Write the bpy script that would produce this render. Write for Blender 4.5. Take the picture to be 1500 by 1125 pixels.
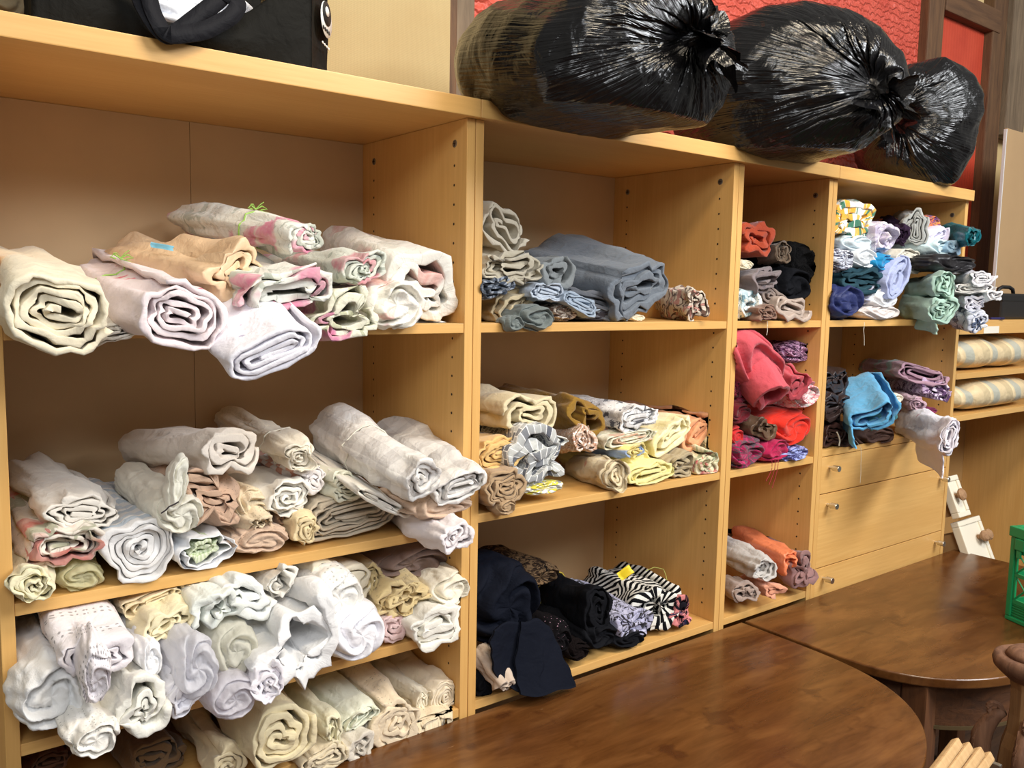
import bpy, bmesh, math, random
import numpy as np
from mathutils import Vector, Matrix

for o in list(bpy.data.objects): bpy.data.objects.remove(o, do_unlink=True)
scene = bpy.context.scene
COL = scene.collection

# ------------------------------------------------------------------ camera
CAM = np.array([-0.9739, -1.3943, 1.5868]); YAW, PIT, ROL, FPX = -0.6561, -0.1063, 0.0193, 1263.0
FW = np.array([-math.sin(YAW)*math.cos(PIT), math.cos(YAW)*math.cos(PIT), math.sin(PIT)])
RT = np.array([math.cos(YAW), math.sin(YAW), 0.0]); UP = np.cross(RT, FW)
RT, UP = math.cos(ROL)*RT+math.sin(ROL)*UP, -math.sin(ROL)*RT+math.cos(ROL)*UP
cd = bpy.data.cameras.new('camera'); cam = bpy.data.objects.new('camera', cd); COL.objects.link(cam)
cam.matrix_world = Matrix(((RT[0],UP[0],-FW[0],CAM[0]),(RT[1],UP[1],-FW[1],CAM[1]),(RT[2],UP[2],-FW[2],CAM[2]),(0,0,0,1)))
cd.sensor_width = 36; cd.lens = 36*FPX/1500; cd.clip_start = 0.02
scene.camera = cam

# ------------------------------------------------------------------ world, lights, exposure
w = bpy.data.worlds.new('world'); scene.world = w; w.use_nodes = True
bg = w.node_tree.nodes['Background']; bg.inputs[0].default_value = (1.0, 0.95, 0.86, 1); bg.inputs[1].default_value = 0.24
def area(name, loc, target, sx, sy, power, color):
    l = bpy.data.lights.new(name, 'AREA'); l.shape = 'RECTANGLE'; l.size = sx; l.size_y = sy; l.energy = power; l.color = color
    o = bpy.data.objects.new(name, l); COL.objects.link(o); o.location = loc
    o.rotation_euler = (Vector(target)-Vector(loc)).to_track_quat('-Z','Y').to_euler(); return o
area('window_light', (2.0, -2.9, 3.55), (0.3, 0.2, 1.1), 1.8, 1.1, 140, (0.95, 0.97, 1.0))
area('window_light', (-1.4, -3.0, 3.3), (0.2, 0.2, 1.2), 1.5, 1.0, 56, (0.94, 0.97, 1.0))
area('ceiling_lamp_light', (0.4, -1.35, 3.4), (0.4, -0.7, 0.0), 1.6, 0.35, 50, (1.0, 0.86, 0.66))
vs = scene.view_settings; vs.view_transform = 'Standard'; vs.look = 'None'; vs.gamma = 1; vs.use_curve_mapping = False; vs.exposure = 0.0

# ------------------------------------------------------------------ helpers
def ray(px, py): return FW+RT*(px-750)/FPX-UP*(py-562.5)/FPX
def at(px, py, Y): d = ray(px, py); return CAM+d*((Y-CAM[1])/d[1])
def atz(px, py, Z): d = ray(px, py); return CAM+d*((Z-CAM[2])/d[2])
def pj(p):
    q = np.asarray(p)-CAM; k = q@FW; return np.array([750+FPX*(q@RT)/k, 562.5-FPX*(q@UP)/k])
def tag(o, label=None, cat=None, group=None, kind=None):
    if label: o['label'] = label
    if cat: o['category'] = cat
    if group: o['group'] = group
    if kind: o['kind'] = kind
    return o
def link(name, me, m, parent=None, loc=None):
    o = bpy.data.objects.new(name, me); COL.objects.link(o)
    if m is not None: me.materials.append(m)
    if loc is not None: o.location = loc
    if parent is not None: o.parent = parent
    return o
def empty(name, loc=(0,0,0)):
    o = bpy.data.objects.new(name, None); COL.objects.link(o); o.location = loc; o.empty_display_size = 0.05; return o
def mk(name, V, Fq, m, parent=None, uv=None, smooth=True, origin=None, tris=None):
    """numpy verts (n,3), quads (k,4) in world space -> object with its origin at its base"""
    V = np.asarray(V, float); Fq = np.asarray(Fq, int).reshape(-1, 4)
    if origin is None:
        if parent is not None: origin = np.array(parent.matrix_world.translation) if False else np.array(parent.location)
        else: origin = np.array([(V[:,0].min()+V[:,0].max())/2, (V[:,1].min()+V[:,1].max())/2, V[:,2].min()])
    me = bpy.data.meshes.new(name); W = V-origin
    nt = 0 if tris is None else len(tris)
    loops = Fq.ravel() if not nt else np.concatenate([Fq.ravel(), np.asarray(tris,int).ravel()])
    me.vertices.add(len(W)); me.vertices.foreach_set('co', W.ravel())
    me.loops.add(len(loops)); me.loops.foreach_set('vertex_index', loops.astype(np.int32))
    st = np.arange(len(Fq))*4; 
    if nt: st = np.concatenate([st, len(Fq)*4+np.arange(nt)*3])
    me.polygons.add(len(st)); me.polygons.foreach_set('loop_start', st.astype(np.int32))
    tot = np.full(len(Fq),4)
    if nt: tot = np.concatenate([tot, np.full(nt,3)])
    me.polygons.foreach_set('loop_total', tot.astype(np.int32))
    if smooth: me.polygons.foreach_set('use_smooth', np.ones(len(st), bool))
    if uv is not None:
        l = me.uv_layers.new(name='UVMap'); l.data.foreach_set('uv', np.asarray(uv, float)[loops].ravel())
    me.update(calc_edges=True); me.validate()
    if parent is not None and parent.type == 'MESH': return link(name, me, m, parent, None)
    return link(name, me, m, parent, origin if parent is None else None)
class MB:
    """collects boxes, prisms, lathes, tubes into one mesh"""
    def __init__(s): s.bm = bmesh.new()
    def box(s, x0, x1, y0, y1, z0, z1, bev=0.0, M=None):
        b = bmesh.new(); r = bmesh.ops.create_cube(b, size=1)
        for v in b.verts: v.co = Vector(((x0+x1)/2+v.co.x*(x1-x0), (y0+y1)/2+v.co.y*(y1-y0), (z0+z1)/2+v.co.z*(z1-z0)))
        if bev: bmesh.ops.bevel(b, geom=b.edges[:], offset=bev, segments=2, affect='EDGES', profile=0.6)
        s._merge(b, M); return s
    def _merge(s, b, M=None):
        if M is not None: bmesh.ops.transform(b, matrix=M, verts=b.verts[:])
        me = bpy.data.meshes.new('t'); b.to_mesh(me); b.free(); s.bm.from_mesh(me); bpy.data.meshes.remove(me)
    def prism(s, pts, z0, z1, bev=0.0, M=None):
        b = bmesh.new(); f = b.faces.new([b.verts.new((x,y,z0)) for x,y in pts])
        r = bmesh.ops.extrude_face_region(b, geom=[f]); vv = [e for e in r['geom'] if isinstance(e, bmesh.types.BMVert)]
        for v in vv: v.co.z = z1
        bmesh.ops.recalc_face_normals(b, faces=b.faces[:])
        if bev:
            ed = [e for e in b.edges if abs(e.verts[0].co.z-e.verts[1].co.z) < 1e-6]
            bmesh.ops.bevel(b, geom=ed, offset=bev, segments=3, affect='EDGES', profile=0.5)
        s._merge(b, M); return s
    def lathe(s, prof, n=24, M=None, flute=None):
        b = bmesh.new(); rings = []
        for k,(r,z) in enumerate(prof):
            rings.append([b.verts.new((r*math.cos(2*math.pi*i/n), r*math.sin(2*math.pi*i/n), z)) for i in range(n)])
        for a,c in zip(rings, rings[1:]):
            for i in range(n): b.faces.new((a[i],a[(i+1)%n],c[(i+1)%n],c[i]))
        b.faces.new(rings[0][::-1]); b.faces.new(rings[-1]); s._merge(b, M); return s
    def tube(s, pts, r, n=6, M=None):
        b = bmesh.new(); P = [Vector(p) for p in pts]; rings = []
        for i,p in enumerate(P):
            t = (P[min(i+1,len(P)-1)]-P[max(i-1,0)]).normalized(); a = t.cross(Vector((0.31,0.2,0.93))).normalized(); c = t.cross(a)
            rr = r[i] if isinstance(r,(list,tuple)) else r
            rings.append([b.verts.new(p+a*rr*math.cos(2*math.pi*k/n)+c*rr*math.sin(2*math.pi*k/n)) for k in range(n)])
        for a,c in zip(rings, rings[1:]):
            for i in range(n): b.faces.new((a[i],a[(i+1)%n],c[(i+1)%n],c[i]))
        b.faces.new(rings[0][::-1]); b.faces.new(rings[-1]); s._merge(b, M); return s
    def build(s, name, m, parent=None, loc=None, smooth=False):
        me = bpy.data.meshes.new(name); bm = s.bm
        bmesh.ops.recalc_face_normals(bm, faces=bm.faces[:])
        if parent is None and loc is None:
            xs=[v.co for v in bm.verts]; loc = Vector(((min(c.x for c in xs)+max(c.x for c in xs))/2,(min(c.y for c in xs)+max(c.y for c in xs))/2,min(c.z for c in xs)))
        off = Vector(loc) if parent is None else wloc(parent)
        for v in bm.verts: v.co -= off
        if smooth:
            for f in bm.faces: f.smooth = True
        bm.to_mesh(me); bm.free()
        o = link(name, me, m, parent, loc if parent is None else None)
        return o
def wloc(o):
    p = Vector((0,0,0))
    while o is not None: p += o.location; o = o.parent
    return p

# ------------------------------------------------------------------ materials
MATS = {}
class NT:
    def __init__(s, name):
        s.m = bpy.data.materials.new(name); s.m.use_nodes = True; s.t = s.m.node_tree; s.p = s.t.nodes['Principled BSDF']
    def n(s, typ, **k):
        nd = s.t.nodes.new(typ)
        for a,v in k.items():
            if a.startswith('i_'):
                key = a[2:]; key = int(key) if key.isdigit() else key.replace('_',' ')
                nd.inputs[key].default_value = v
            else: setattr(nd, a, v)
        return nd
    def l(s, a, b): s.t.links.new(a, b)
    def mix(s, fac, a, b, mode='MIX'):
        nd = s.t.nodes.new('ShaderNodeMix'); nd.data_type = 'RGBA'; nd.blend_type = mode
        for sock, v in ((nd.inputs[0],fac),(nd.inputs[6],a),(nd.inputs[7],b)):
            if hasattr(v,'is_output'): s.l(v, sock)
            else: sock.default_value = v if isinstance(v,(int,float)) else (*v[:3],1)
        return nd.outputs[2]
    def math(s, op, a, b=None, c=None, clamp=False):
        nd = s.t.nodes.new('ShaderNodeMath'); nd.operation = op; nd.use_clamp = clamp
        for i,v in enumerate((a,b,c)):
            if v is None: continue
            if hasattr(v,'is_output'): s.l(v, nd.inputs[i])
            else: nd.inputs[i].default_value = v
        return nd.outputs[0]
    def ramp(s, fac, *stops):
        nd = s.t.nodes.new('ShaderNodeValToRGB'); e = nd.color_ramp.elements
        while len(e) < len(stops): e.new(0.5)
        for q,(p,c) in zip(e, stops): q.position = p; q.color = (*c,1) if not isinstance(c,(int,float)) else (c,c,c,1)
        s.l(fac, nd.inputs[0]); return nd.outputs[0]
    def coords(s, kind='Object', scale=(1,1,1), rot=(0,0,0), loc=(0,0,0)):
        tc = s.n('ShaderNodeTexCoord'); mp = s.n('ShaderNodeMapping'); s.l(tc.outputs[kind], mp.inputs[0])
        mp.inputs['Scale'].default_value = scale; mp.inputs['Rotation'].default_value = rot; mp.inputs['Location'].default_value = loc
        return mp.outputs[0]
    def noise(s, vec, scale, detail=3, rough=0.5, dist=0.0):
        nd = s.n('ShaderNodeTexNoise', i_Scale=scale, i_Detail=detail, i_Roughness=rough, i_Distortion=dist); s.l(vec, nd.inputs['Vector']); return nd.outputs[0]
    def vor(s, vec, scale, feature='F1', out='Distance', rnd=1.0):
        nd = s.n('ShaderNodeTexVoronoi', feature=feature, i_Scale=scale, i_Randomness=rnd); s.l(vec, nd.inputs['Vector']); return nd.outputs[out]
    def bump(s, h, strength=0.3, dist=0.01, normal=None):
        nd = s.n('ShaderNodeBump', i_Strength=strength, i_Distance=dist); s.l(h, nd.inputs['Height'])
        if normal is not None: s.l(normal, nd.inputs['Normal'])
        return nd.outputs[0]
    def out(s, col=None, rough=None, normal=None, **k):
        if col is not None:
            if hasattr(col,'is_output'): s.l(col, s.p.inputs['Base Color'])
            else: s.p.inputs['Base Color'].default_value = (*col[:3],1)
        if rough is not None:
            if hasattr(rough,'is_output'): s.l(rough, s.p.inputs['Roughness'])
            else: s.p.inputs['Roughness'].default_value = rough
        if normal is not None: s.l(normal, s.p.inputs['Normal'])
        for a,v in k.items(): s.p.inputs[a.replace('_',' ')].default_value = v
        return s.m
def lin(c):
    """8-bit sRGB triple -> linear"""
    return tuple(((v/255)/12.92 if v/255 <= 0.04045 else ((v/255+0.055)/1.055)**2.4) for v in c)
def plain(name, c, rough=0.6, metal=0.0, noise=0.0, nscale=30, bump=0.0):
    if name in MATS: return MATS[name]
    t = NT(name); c = lin(c)
    col = c; v = t.coords()
    if noise:
        col = t.mix(t.ramp(t.noise(v, nscale, 4), (0.3,0.0),(0.7,1.0)), tuple(x*(1-noise) for x in c), tuple(min(1,x*(1+noise*0.5)) for x in c))
    nr = t.bump(t.noise(v, nscale*4, 3), bump, 0.002) if bump else None
    MATS[name] = t.out(col, rough, nr, Metallic=metal); return MATS[name]

def beech(axis):
    """beech veneer with fine grain running along one axis"""
    key = 'beech_'+axis
    if key in MATS: return MATS[key]
    t = NT(key); sc = {'x':(2.2,55,55),'y':(55,2.2,55),'z':(55,55,2.2)}[axis]; sw = {'x':(0.7,7,7),'y':(7,0.7,7),'z':(7,7,0.7)}[axis]
    v = t.coords('Object', sc); v2 = t.coords('Object', sw)
    a = t.noise(v, 3.0, 4, 0.6); b = t.noise(v2, 1.6, 3)
    c = t.mix(t.ramp(a,(0.35,0.0),(0.7,1.0)), lin((216,168,98)), lin((226,180,110)))
    c = t.mix(t.math('MULTIPLY', t.ramp(b,(0.42,0.0),(0.68,1.0)), 0.5), c, lin((208,156,86)))
    MATS[key] = t.out(c, 0.42, t.bump(a, 0.05, 0.001)); return MATS[key]
def table_wood():
    t = NT('mahogany_polish'); v = t.coords('Object', (1.2,7,7), (0,0,0.42)); vo = t.coords('Object'); v2 = t.coords('Object', (0.8,3.0,3.0), (0,0,0.55))
    a = t.noise(v, 4.0, 6, 0.65, 0.5); b = t.noise(v2, 3.0, 4, 0.6, 0.4)
    c = t.mix(t.ramp(a,(0.32,0.0),(0.7,1.0)), lin((76,43,18)), lin((106,66,32)))
    c = t.mix(t.math('MULTIPLY', t.ramp(b,(0.48,0.0),(0.72,1.0)), 0.7), c, lin((140,94,50)))
    sp = t.ramp(t.noise(vo, 12, 3), (0.64,0.0),(0.72,1.0)); c = t.mix(t.math('MULTIPLY', sp, 0.6), c, lin((62,30,14)))
    sv = t.coords('Object', (4,26,5), (0,0,0.3)); sc = t.ramp(t.noise(sv, 3.0, 5, 0.65), (0.70,0.0),(0.735,1.0)); ms = t.ramp(t.noise(vo, 4.5, 2), (0.52,0.0),(0.6,1.0))
    c = t.mix(t.math('MULTIPLY', t.math('MULTIPLY', sc, ms), 0.6), c, lin((206,168,126)))
    r = t.math('ADD', t.math('MULTIPLY', t.noise(vo, 9, 4), 0.2), 0.15)
    return t.out(c, r, t.bump(a, 0.04, 0.002))
def dark_timber(name, c1, c2, axis='z'):
    if name in MATS: return MATS[name]
    t = NT(name); sc = {'x':(1.5,16,16),'z':(16,16,1.5),'y':(16,1.5,16)}[axis]; v = t.coords('Object', sc)
    a = t.noise(v, 2.5, 5, 0.65, 0.8); b = t.noise(t.coords(), 5, 4)
    c = t.mix(t.ramp(a,(0.3,0.0),(0.75,1.0)), lin(c1), lin(c2)); c = t.mix(t.math('MULTIPLY', t.ramp(b,(0.4,0.0),(0.8,1.0)),0.4), c, lin(c2))
    MATS[name] = t.out(c, 0.75, t.bump(a, 0.5, 0.004)); return MATS[name]

def cloth(kind, c, c2=(200,120,140), c3=(120,130,110), sc=1.0, rough=0.85, weave=1.0, sheer=0.0):
    key = ('cloth',kind,c,c2,c3,sc,rough,weave,sheer)
    if key in MATS: return MATS[key]
    t = NT('fabric_'+kind); A, B, D = [tuple(0.97*x for x in lin(k)) for k in (c,c2,c3)]
    uv = t.coords('UV', (1,1,1)); obj = t.coords('Object')
    # slight uneven dye
    base = t.mix(t.math('MULTIPLY', t.ramp(t.noise(obj, 9, 3),(0.35,0.0),(0.7,1.0)), 0.35), A, tuple(x*0.82 for x in A))
    col = base; hole = None
    if kind == 'floral':
        wv = t.n('ShaderNodeVectorMath', operation='ADD'); nz = t.n('ShaderNodeTexNoise', i_Scale=26*sc, i_Detail=3.0); t.l(uv, nz.inputs['Vector'])
        sm = t.n('ShaderNodeVectorMath', operation='SCALE'); sm.inputs['Scale'].default_value = 0.05/sc; t.l(nz.outputs['Color'], sm.inputs[0]); t.l(uv, wv.inputs[0]); t.l(sm.outputs[0], wv.inputs[1]); wuv = wv.outputs[0]
        leaf = t.ramp(t.noise(wuv, 20*sc, 2, 0.5, 1.5), (0.56,0.0),(0.59,1.0)); leaf2 = t.ramp(t.noise(wuv, 46*sc, 2), (0.45,0.0),(0.5,1.0))
        col = t.mix(t.math('MULTIPLY', leaf, 0.6), col, D)
        edge = t.ramp(t.noise(wuv, 22*sc, 1, 0.5, 2.5), (0.485,0.0),(0.5,1.0),(0.515,0.0)); col = t.mix(t.math('MULTIPLY', edge, 0.4), col, tuple(x*0.5 for x in D))
        d = t.vor(wuv, 13*sc); fl = t.ramp(d, (0.34,1.0),(0.41,0.0)); pet = t.noise(wuv, 70*sc, 2)
        col = t.mix(t.math('MULTIPLY', fl, 0.95), col, t.mix(t.ramp(pet,(0.35,0.0),(0.65,1.0)), B, tuple(min(1,x*0.6+0.4*y) for x,y in zip(B,A))))
    elif kind == 'sprig':
        d = t.vor(uv, 22*sc); col = t.mix(t.ramp(d,(0.10,1.0),(0.15,0.0)), col, B)
        d2 = t.vor(uv, 31*sc, rnd=0.9); col = t.mix(t.ramp(d2,(0.06,0.8),(0.10,0.0)), col, D)
    elif kind in ('stripe','check','gingham'):
        sx = t.n('ShaderNodeSeparateXYZ'); t.l(uv, sx.inputs[0])
        fx = t.math('FRACT', t.math('MULTIPLY', sx.outputs[0], 22*sc)); fy = t.math('FRACT', t.math('MULTIPLY', sx.outputs[1], 22*sc))
        gx = t.math('GREATER_THAN', fx, 0.5); gy = t.math('GREATER_THAN', fy, 0.5)
        if kind == 'stripe': col = t.mix(gy, col, B)
        else: col = t.mix(t.math('MULTIPLY', t.math('ADD', gx, gy), 0.5), col, B)
    elif kind == 'stripex':
        sx = t.n('ShaderNodeSeparateXYZ'); t.l(uv, sx.inputs[0]); fx = t.math('FRACT', t.math('MULTIPLY', sx.outputs[0], 9*sc))
        col = t.mix(1.0, col, t.ramp(fx, (0.0,A),(0.22,A),(0.25,B),(0.5,B),(0.53,tuple(min(1,x*1.25) for x in A)),(0.62,A),(0.66,D),(0.9,D),(0.93,A)))
    elif kind == 'stripey':
        sx = t.n('ShaderNodeSeparateXYZ'); t.l(uv, sx.inputs[0]); fx = t.math('FRACT', t.math('MULTIPLY', sx.outputs[1], 9*sc))
        col = t.mix(1.0, col, t.ramp(fx, (0.0,A),(0.22,A),(0.25,B),(0.5,B),(0.53,tuple(min(1,x*1.25) for x in A)),(0.62,A),(0.66,D),(0.9,D),(0.93,A)))
    elif kind == 'zigzag':
        sx = t.n('ShaderNodeSeparateXYZ'); t.l(uv, sx.inputs[0])
        P = 0.12
        tri = t.math('ABSOLUTE', t.math('SUBTRACT', t.math('FRACT', t.math('DIVIDE', sx.outputs[0], P)), 0.5))
        tri2 = t.math('ABSOLUTE', t.math('SUBTRACT', t.math('FRACT', t.math('DIVIDE', sx.outputs[1], P*1.5)), 0.5))
        q = t.math('FRACT', t.math('MULTIPLY', t.math('ADD', t.math('MULTIPLY', tri, P*1.2), t.math('MULTIPLY', tri2, P*1.6)), 46))
        col = t.mix(t.math('GREATER_THAN', q, 0.52), col, B)
    elif kind == 'paisley':
        d = t.vor(uv, 26*sc); q = t.math('SINE', t.math('MULTIPLY', d, 26)); col = t.mix(t.ramp(q,(0.45,0.0),(0.62,1.0)), col, B)
        col = t.mix(t.ramp(t.noise(uv, 60*sc, 2),(0.56,0.0),(0.6,1.0)), col, D)
    elif kind == 'print':
        col = t.mix(t.ramp(t.noise(uv, 24*sc, 3, 0.6, 1.2),(0.5,0.0),(0.53,1.0)), col, B)
        col = t.mix(t.ramp(t.noise(t.coords('UV',(1,1,1),(0,0,0),(3.1,1.7,0)), 30*sc, 3, 0.6, 1.0),(0.56,0.0),(0.59,1.0)), col, D)
    elif kind == 'tiles':
        br = t.n('ShaderNodeTexBrick', i_Scale=30*sc); t.l(uv, br.inputs[0]); br.inputs['Color1'].default_value=(*B,1); br.inputs['Color2'].default_value=(*D,1); br.inputs['Mortar'].default_value=(*A,1); br.inputs['Mortar Size'].default_value=0.06; br.inputs['Brick Width'].default_value=0.9; br.inputs['Row Height'].default_value=0.7
        col = br.outputs[0]
    elif kind == 'lace':
        d = t.vor(uv, 150*sc, rnd=0.35); hole = t.ramp(d,(0.12,1.0),(0.26,0.0))
        g = t.ramp(t.noise(uv, 26*sc, 2),(0.46,0.0),(0.54,1.0)); hole = t.math('MULTIPLY', hole, g)
        col = t.mix(t.math('MULTIPLY', hole, 0.8), col, tuple(x*0.42 for x in A))
    elif kind == 'eyelet':
        d = t.vor(uv, 105*sc, rnd=0.15); sx = t.n('ShaderNodeSeparateXYZ'); t.l(uv, sx.inputs[0])
        band = t.math('GREATER_THAN', t.math('FRACT', t.math('MULTIPLY', sx.outputs[1], 17*sc)), 0.62)
        hole = t.math('MULTIPLY', t.ramp(d,(0.20,1.0),(0.27,0.0)), band); col = t.mix(t.math('MULTIPLY',hole,0.85), col, tuple(x*0.35 for x in A))
    # weave + small creases
    wv = t.coords('UV', (1,1,1)); wn = t.noise(wv, 420, 2, 0.7); cr = t.noise(obj, 34, 4, 0.55, 0.6)
    nr = t.bump(t.noise(obj, 13, 3, 0.5, 0.8), 0.35, 0.02); nr = t.bump(cr, 0.3, 0.012, nr); nr = t.bump(wn, 0.16*weave, 0.0012, nr)
    if kind == 'fur': 
        fz = t.noise(obj, 160, 3, 0.8); nr = t.bump(fz, 1.0, 0.01); col = t.mix(fz, tuple(x*0.5 for x in A), tuple(min(1,x*1.5) for x in A))
    m = t.out(col, rough, nr); dk = max(c) < 90; t.p.inputs['Sheen Weight'].default_value = 0.0 if dk else 0.22 if rough > 0.6 else 0.05; t.p.inputs['Sheen Roughness'].default_value = 0.5
    t.p.inputs['Specular IOR Level'].default_value = (0.12 if dk else 0.25) if rough > 0.6 else 0.5
    if sheer:
        # thin net: some light passes straight through, some is scattered on
        tr = t.n('ShaderNodeBsdfTranslucent'); tr.inputs[0].default_value = (*A,1); t.l(nr, tr.inputs['Normal']); mx = t.n('ShaderNodeMixShader', i_0=0.45); tp = t.n('ShaderNodeBsdfTransparent'); mx2 = t.n('ShaderNodeMixShader', i_0=sheer)
        o = t.t.nodes['Material Output']; t.l(t.p.outputs[0], mx.inputs[1]); t.l(tr.outputs[0], mx.inputs[2]); t.l(mx.outputs[0], mx2.inputs[1]); t.l(tp.outputs[0], mx2.inputs[2]); t.l(mx2.outputs[0], o.inputs[0])
    MATS[key] = m; return m

# ------------------------------------------------------------------ the room
plaster = plain('plaster_beige', (206,180,128), 0.9, noise=0.08, nscale=6, bump=0.1)
floor_m = dark_timber('floor_boards', (48,30,18), (84,56,34), 'x')
T_Z = 1.95; XU = [-0.8236, 0.0, 0.8, 1.2121, 2.0038]; DEP = 0.4232; TH = 0.02; WALL_Y = 0.485
tag(MB().box(-3.0,5.2,-5.2,0.6,-0.05,0.0).build('floor', floor_m), kind='structure')
tag(MB().box(-3.0,5.2,WALL_Y,0.65,0.0,3.4).build('wall_back', plaster), kind='structure')
def red_panel_mat(name, wavy):
    t = NT(name); v = t.coords('Object'); a = t.noise(v, 7, 4)
    c = t.mix(t.ramp(a,(0.3,0.0),(0.7,1.0)), lin((178,58,36)), lin((196,72,46)))
    if wavy:
        c = t.mix(t.ramp(a,(0.3,0.0),(0.7,1.0)), lin((190,72,56)), lin((206,90,72)))
        wv = t.n('ShaderNodeTexWave', i_Scale=13.0, i_Distortion=5.0, i_Detail=1.5); wv.bands_direction='Z'; wv.inputs['Detail Scale'].default_value = 3.2; t.l(v, wv.inputs[0]); return t.out(c, 0.55, t.bump(wv.outputs[1], 0.7, 0.012))
    wv = t.n('ShaderNodeTexWave', i_Scale=14.0, i_Distortion=1.0); wv.bands_direction='X'; t.l(v, wv.inputs[0])
    return t.out(c, 0.6, t.bump(wv.outputs[1], 0.12, 0.004))
post_m = dark_timber('old_timber', (70,46,28), (112,80,50), 'z'); beam_m = dark_timber('old_timber_beam', (70,46,28), (108,76,48), 'x'); grey_m = dark_timber('grey_timber', (92,76,58), (134,114,90), 'z')
tag(MB().box(0.30,2.50,WALL_Y-0.012,WALL_Y,1.2,3.3).build('trim_1', red_panel_mat('red_embossed_sheet', True)), kind='structure')
tag(MB().box(2.60,3.06,WALL_Y-0.012,WALL_Y,0.2,2.79).build('trim_2', red_panel_mat('red_painted_sheet', False)), kind='structure')
tag(MB().box(2.49,2.61,WALL_Y-0.05,WALL_Y,0.0,3.3,0.006).build('trim_3', post_m), kind='structure')
tag(MB().box(2.61,3.10,WALL_Y-0.055,WALL_Y,2.755,2.85,0.006).build('trim_4', beam_m), kind='structure')
tag(MB().box(3.04,3.17,WALL_Y-0.05,WALL_Y,0.0,3.3,0.006).build('trim_5', post_m), kind='structure')
tag(MB().box(3.17,3.36,WALL_Y-0.075,WALL_Y,2.33,3.3,0.006).build('trim_6', grey_m), kind='structure')
tag(MB().box(0.20,0.245,WALL_Y-0.05,WALL_Y,0.0,3.3,0.005).build('trim_7', post_m), kind='structure')
tag(MB().box(0.245,0.31,WALL_Y-0.03,WALL_Y,0.0,3.3,0.004).build('trim_8', grey_m), kind='structure')

# ------------------------------------------------------------------ cabinets
bx_, by_, bz_ = beech('x'), beech('y'), beech('z')
back_m = plain('cabinet_back_veneer', (200,168,126), 0.55, noise=0.06, nscale=8)
hole_m = plain('pin_hole_dark', (46,30,16), 0.8); zinc = plain('zinc_cam', (150,146,136), 0.35, 0.9); chrome = plain('brushed_steel_knob', (214,212,206), 0.28, 1.0)
cab_group = 'beech shelving cabinets along the wall'
def cabinet(name, x0, x1, shelves, label, bottom_open=True, back_seam=None):
    c = tag(empty(name, ((x0+x1)/2, DEP/2, 0)), label, 'cabinet', cab_group)
    for k,(a,b) in enumerate(((x0+0.0008,x0+TH),(x1-TH,x1-0.0008))):
        MB().box(a,b,0.0,DEP,0.0,1.9152,0.0012).build('side_panel', bz_, c)
    MB().box(x0+0.0006,x1-0.0006,-0.0176,DEP+0.004,1.9157,T_Z,0.0018).build('top_board', bx_, c)
    for z in shelves: MB().box(x0+TH+0.0004,x1-TH-0.0004,0.002,DEP-0.004,z-0.0187,z,0.001).build('shelf', bx_, c)
    xs = [x0+TH] + ([back_seam] if back_seam else []) + [x1-TH]
    for a,b in zip(xs, xs[1:]): MB().box(a+0.0005,b-0.0005,DEP-0.003,DEP+0.004,0.1,1.915).build('back_panel', back_m, c)
    # shelf pin holes on both inner sides, in two columns
    h = MB(); Rx = Matrix.Rotation(math.pi/2,4,'Y')
    zs = [1.50-0.0375*k+0.33 for k in range(30)]
    for xw, sg in ((x1-TH,-1),(x0+TH,1)):
        for y in (0.042, DEP-0.055):
            for z in zs:
                if any(abs(z-q) < 0.024 for q in shelves): continue
                h.lathe([(0.0014,0.0),(0.0027,0.0003)], 8, Matrix.Translation((xw+sg*0.0002,y,z)) @ Matrix.Rotation(sg*math.pi/2,4,'Y'))
    tag(h.build('pin_holes', hole_m, c), kind='stuff')
    for y in (0.042, DEP-0.055):
        cm = MB().lathe([(0.0075,0.0),(0.0075,0.0008),(0.006,0.0014)], 16, Matrix.Translation((x1-TH,y,1.872)) @ Matrix.Rotation(-math.pi/2,4,'Y')).build('cam_screw', zinc, c)
        MB().box(x1-TH-0.0022,x1-TH-0.0010,y-0.0045,y+0.0045,1.8712,1.8728).box(x1-TH-0.0022,x1-TH-0.0010,y-0.0008,y+0.0008,1.8675,1.8765).build('cross_slot', hole_m, cm)
    return c
seam_x = float(at(285,590,DEP)[0])
cab1 = cabinet('shelf_cabinet', XU[0], XU[1], (1.5238,1.1218,0.9067,0.735), 'widest-looking beech cabinet nearest the camera, holding the white and cream fabrics', back_seam=seam_x)
cab2 = cabinet('shelf_cabinet', XU[1], XU[2], (1.5238,1.1368,0.739), 'beech cabinet second from the camera, with a grey wool roll on its upper shelf')
cab3 = cabinet('shelf_cabinet', XU[2], XU[3], (1.5238,1.1356,0.739), 'narrow beech cabinet with rust, coral and red fabrics')
cab4 = cabinet('shelf_cabinet', XU[3], XU[4], (1.5238,1.149), 'beech cabinet with closed drawers under two shelves of blue and mauve fabrics')
for z1,z0 in ((1.1285,1.0205),(1.0175,0.7985),(0.7955,0.58),(0.577,0.30)):
    d = MB().box(XU[3]+TH+0.0015,XU[4]-TH-0.0015,0.001,0.019,z0,z1,0.001).build('drawer_front', bx_, cab4)
    for x in (XU[3]+0.062, XU[4]-0.062):
        MB().lathe([(0.0045,0.0),(0.0045,0.012),(0.0085,0.0125),(0.0090,0.014),(0.0090,0.032),(0.0082,0.0335)], 16, Matrix.Translation((x,0.001,z1-0.032)) @ Matrix.Rotation(math.pi/2,4,'X')).build('handle', chrome, d, smooth=False)

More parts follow.
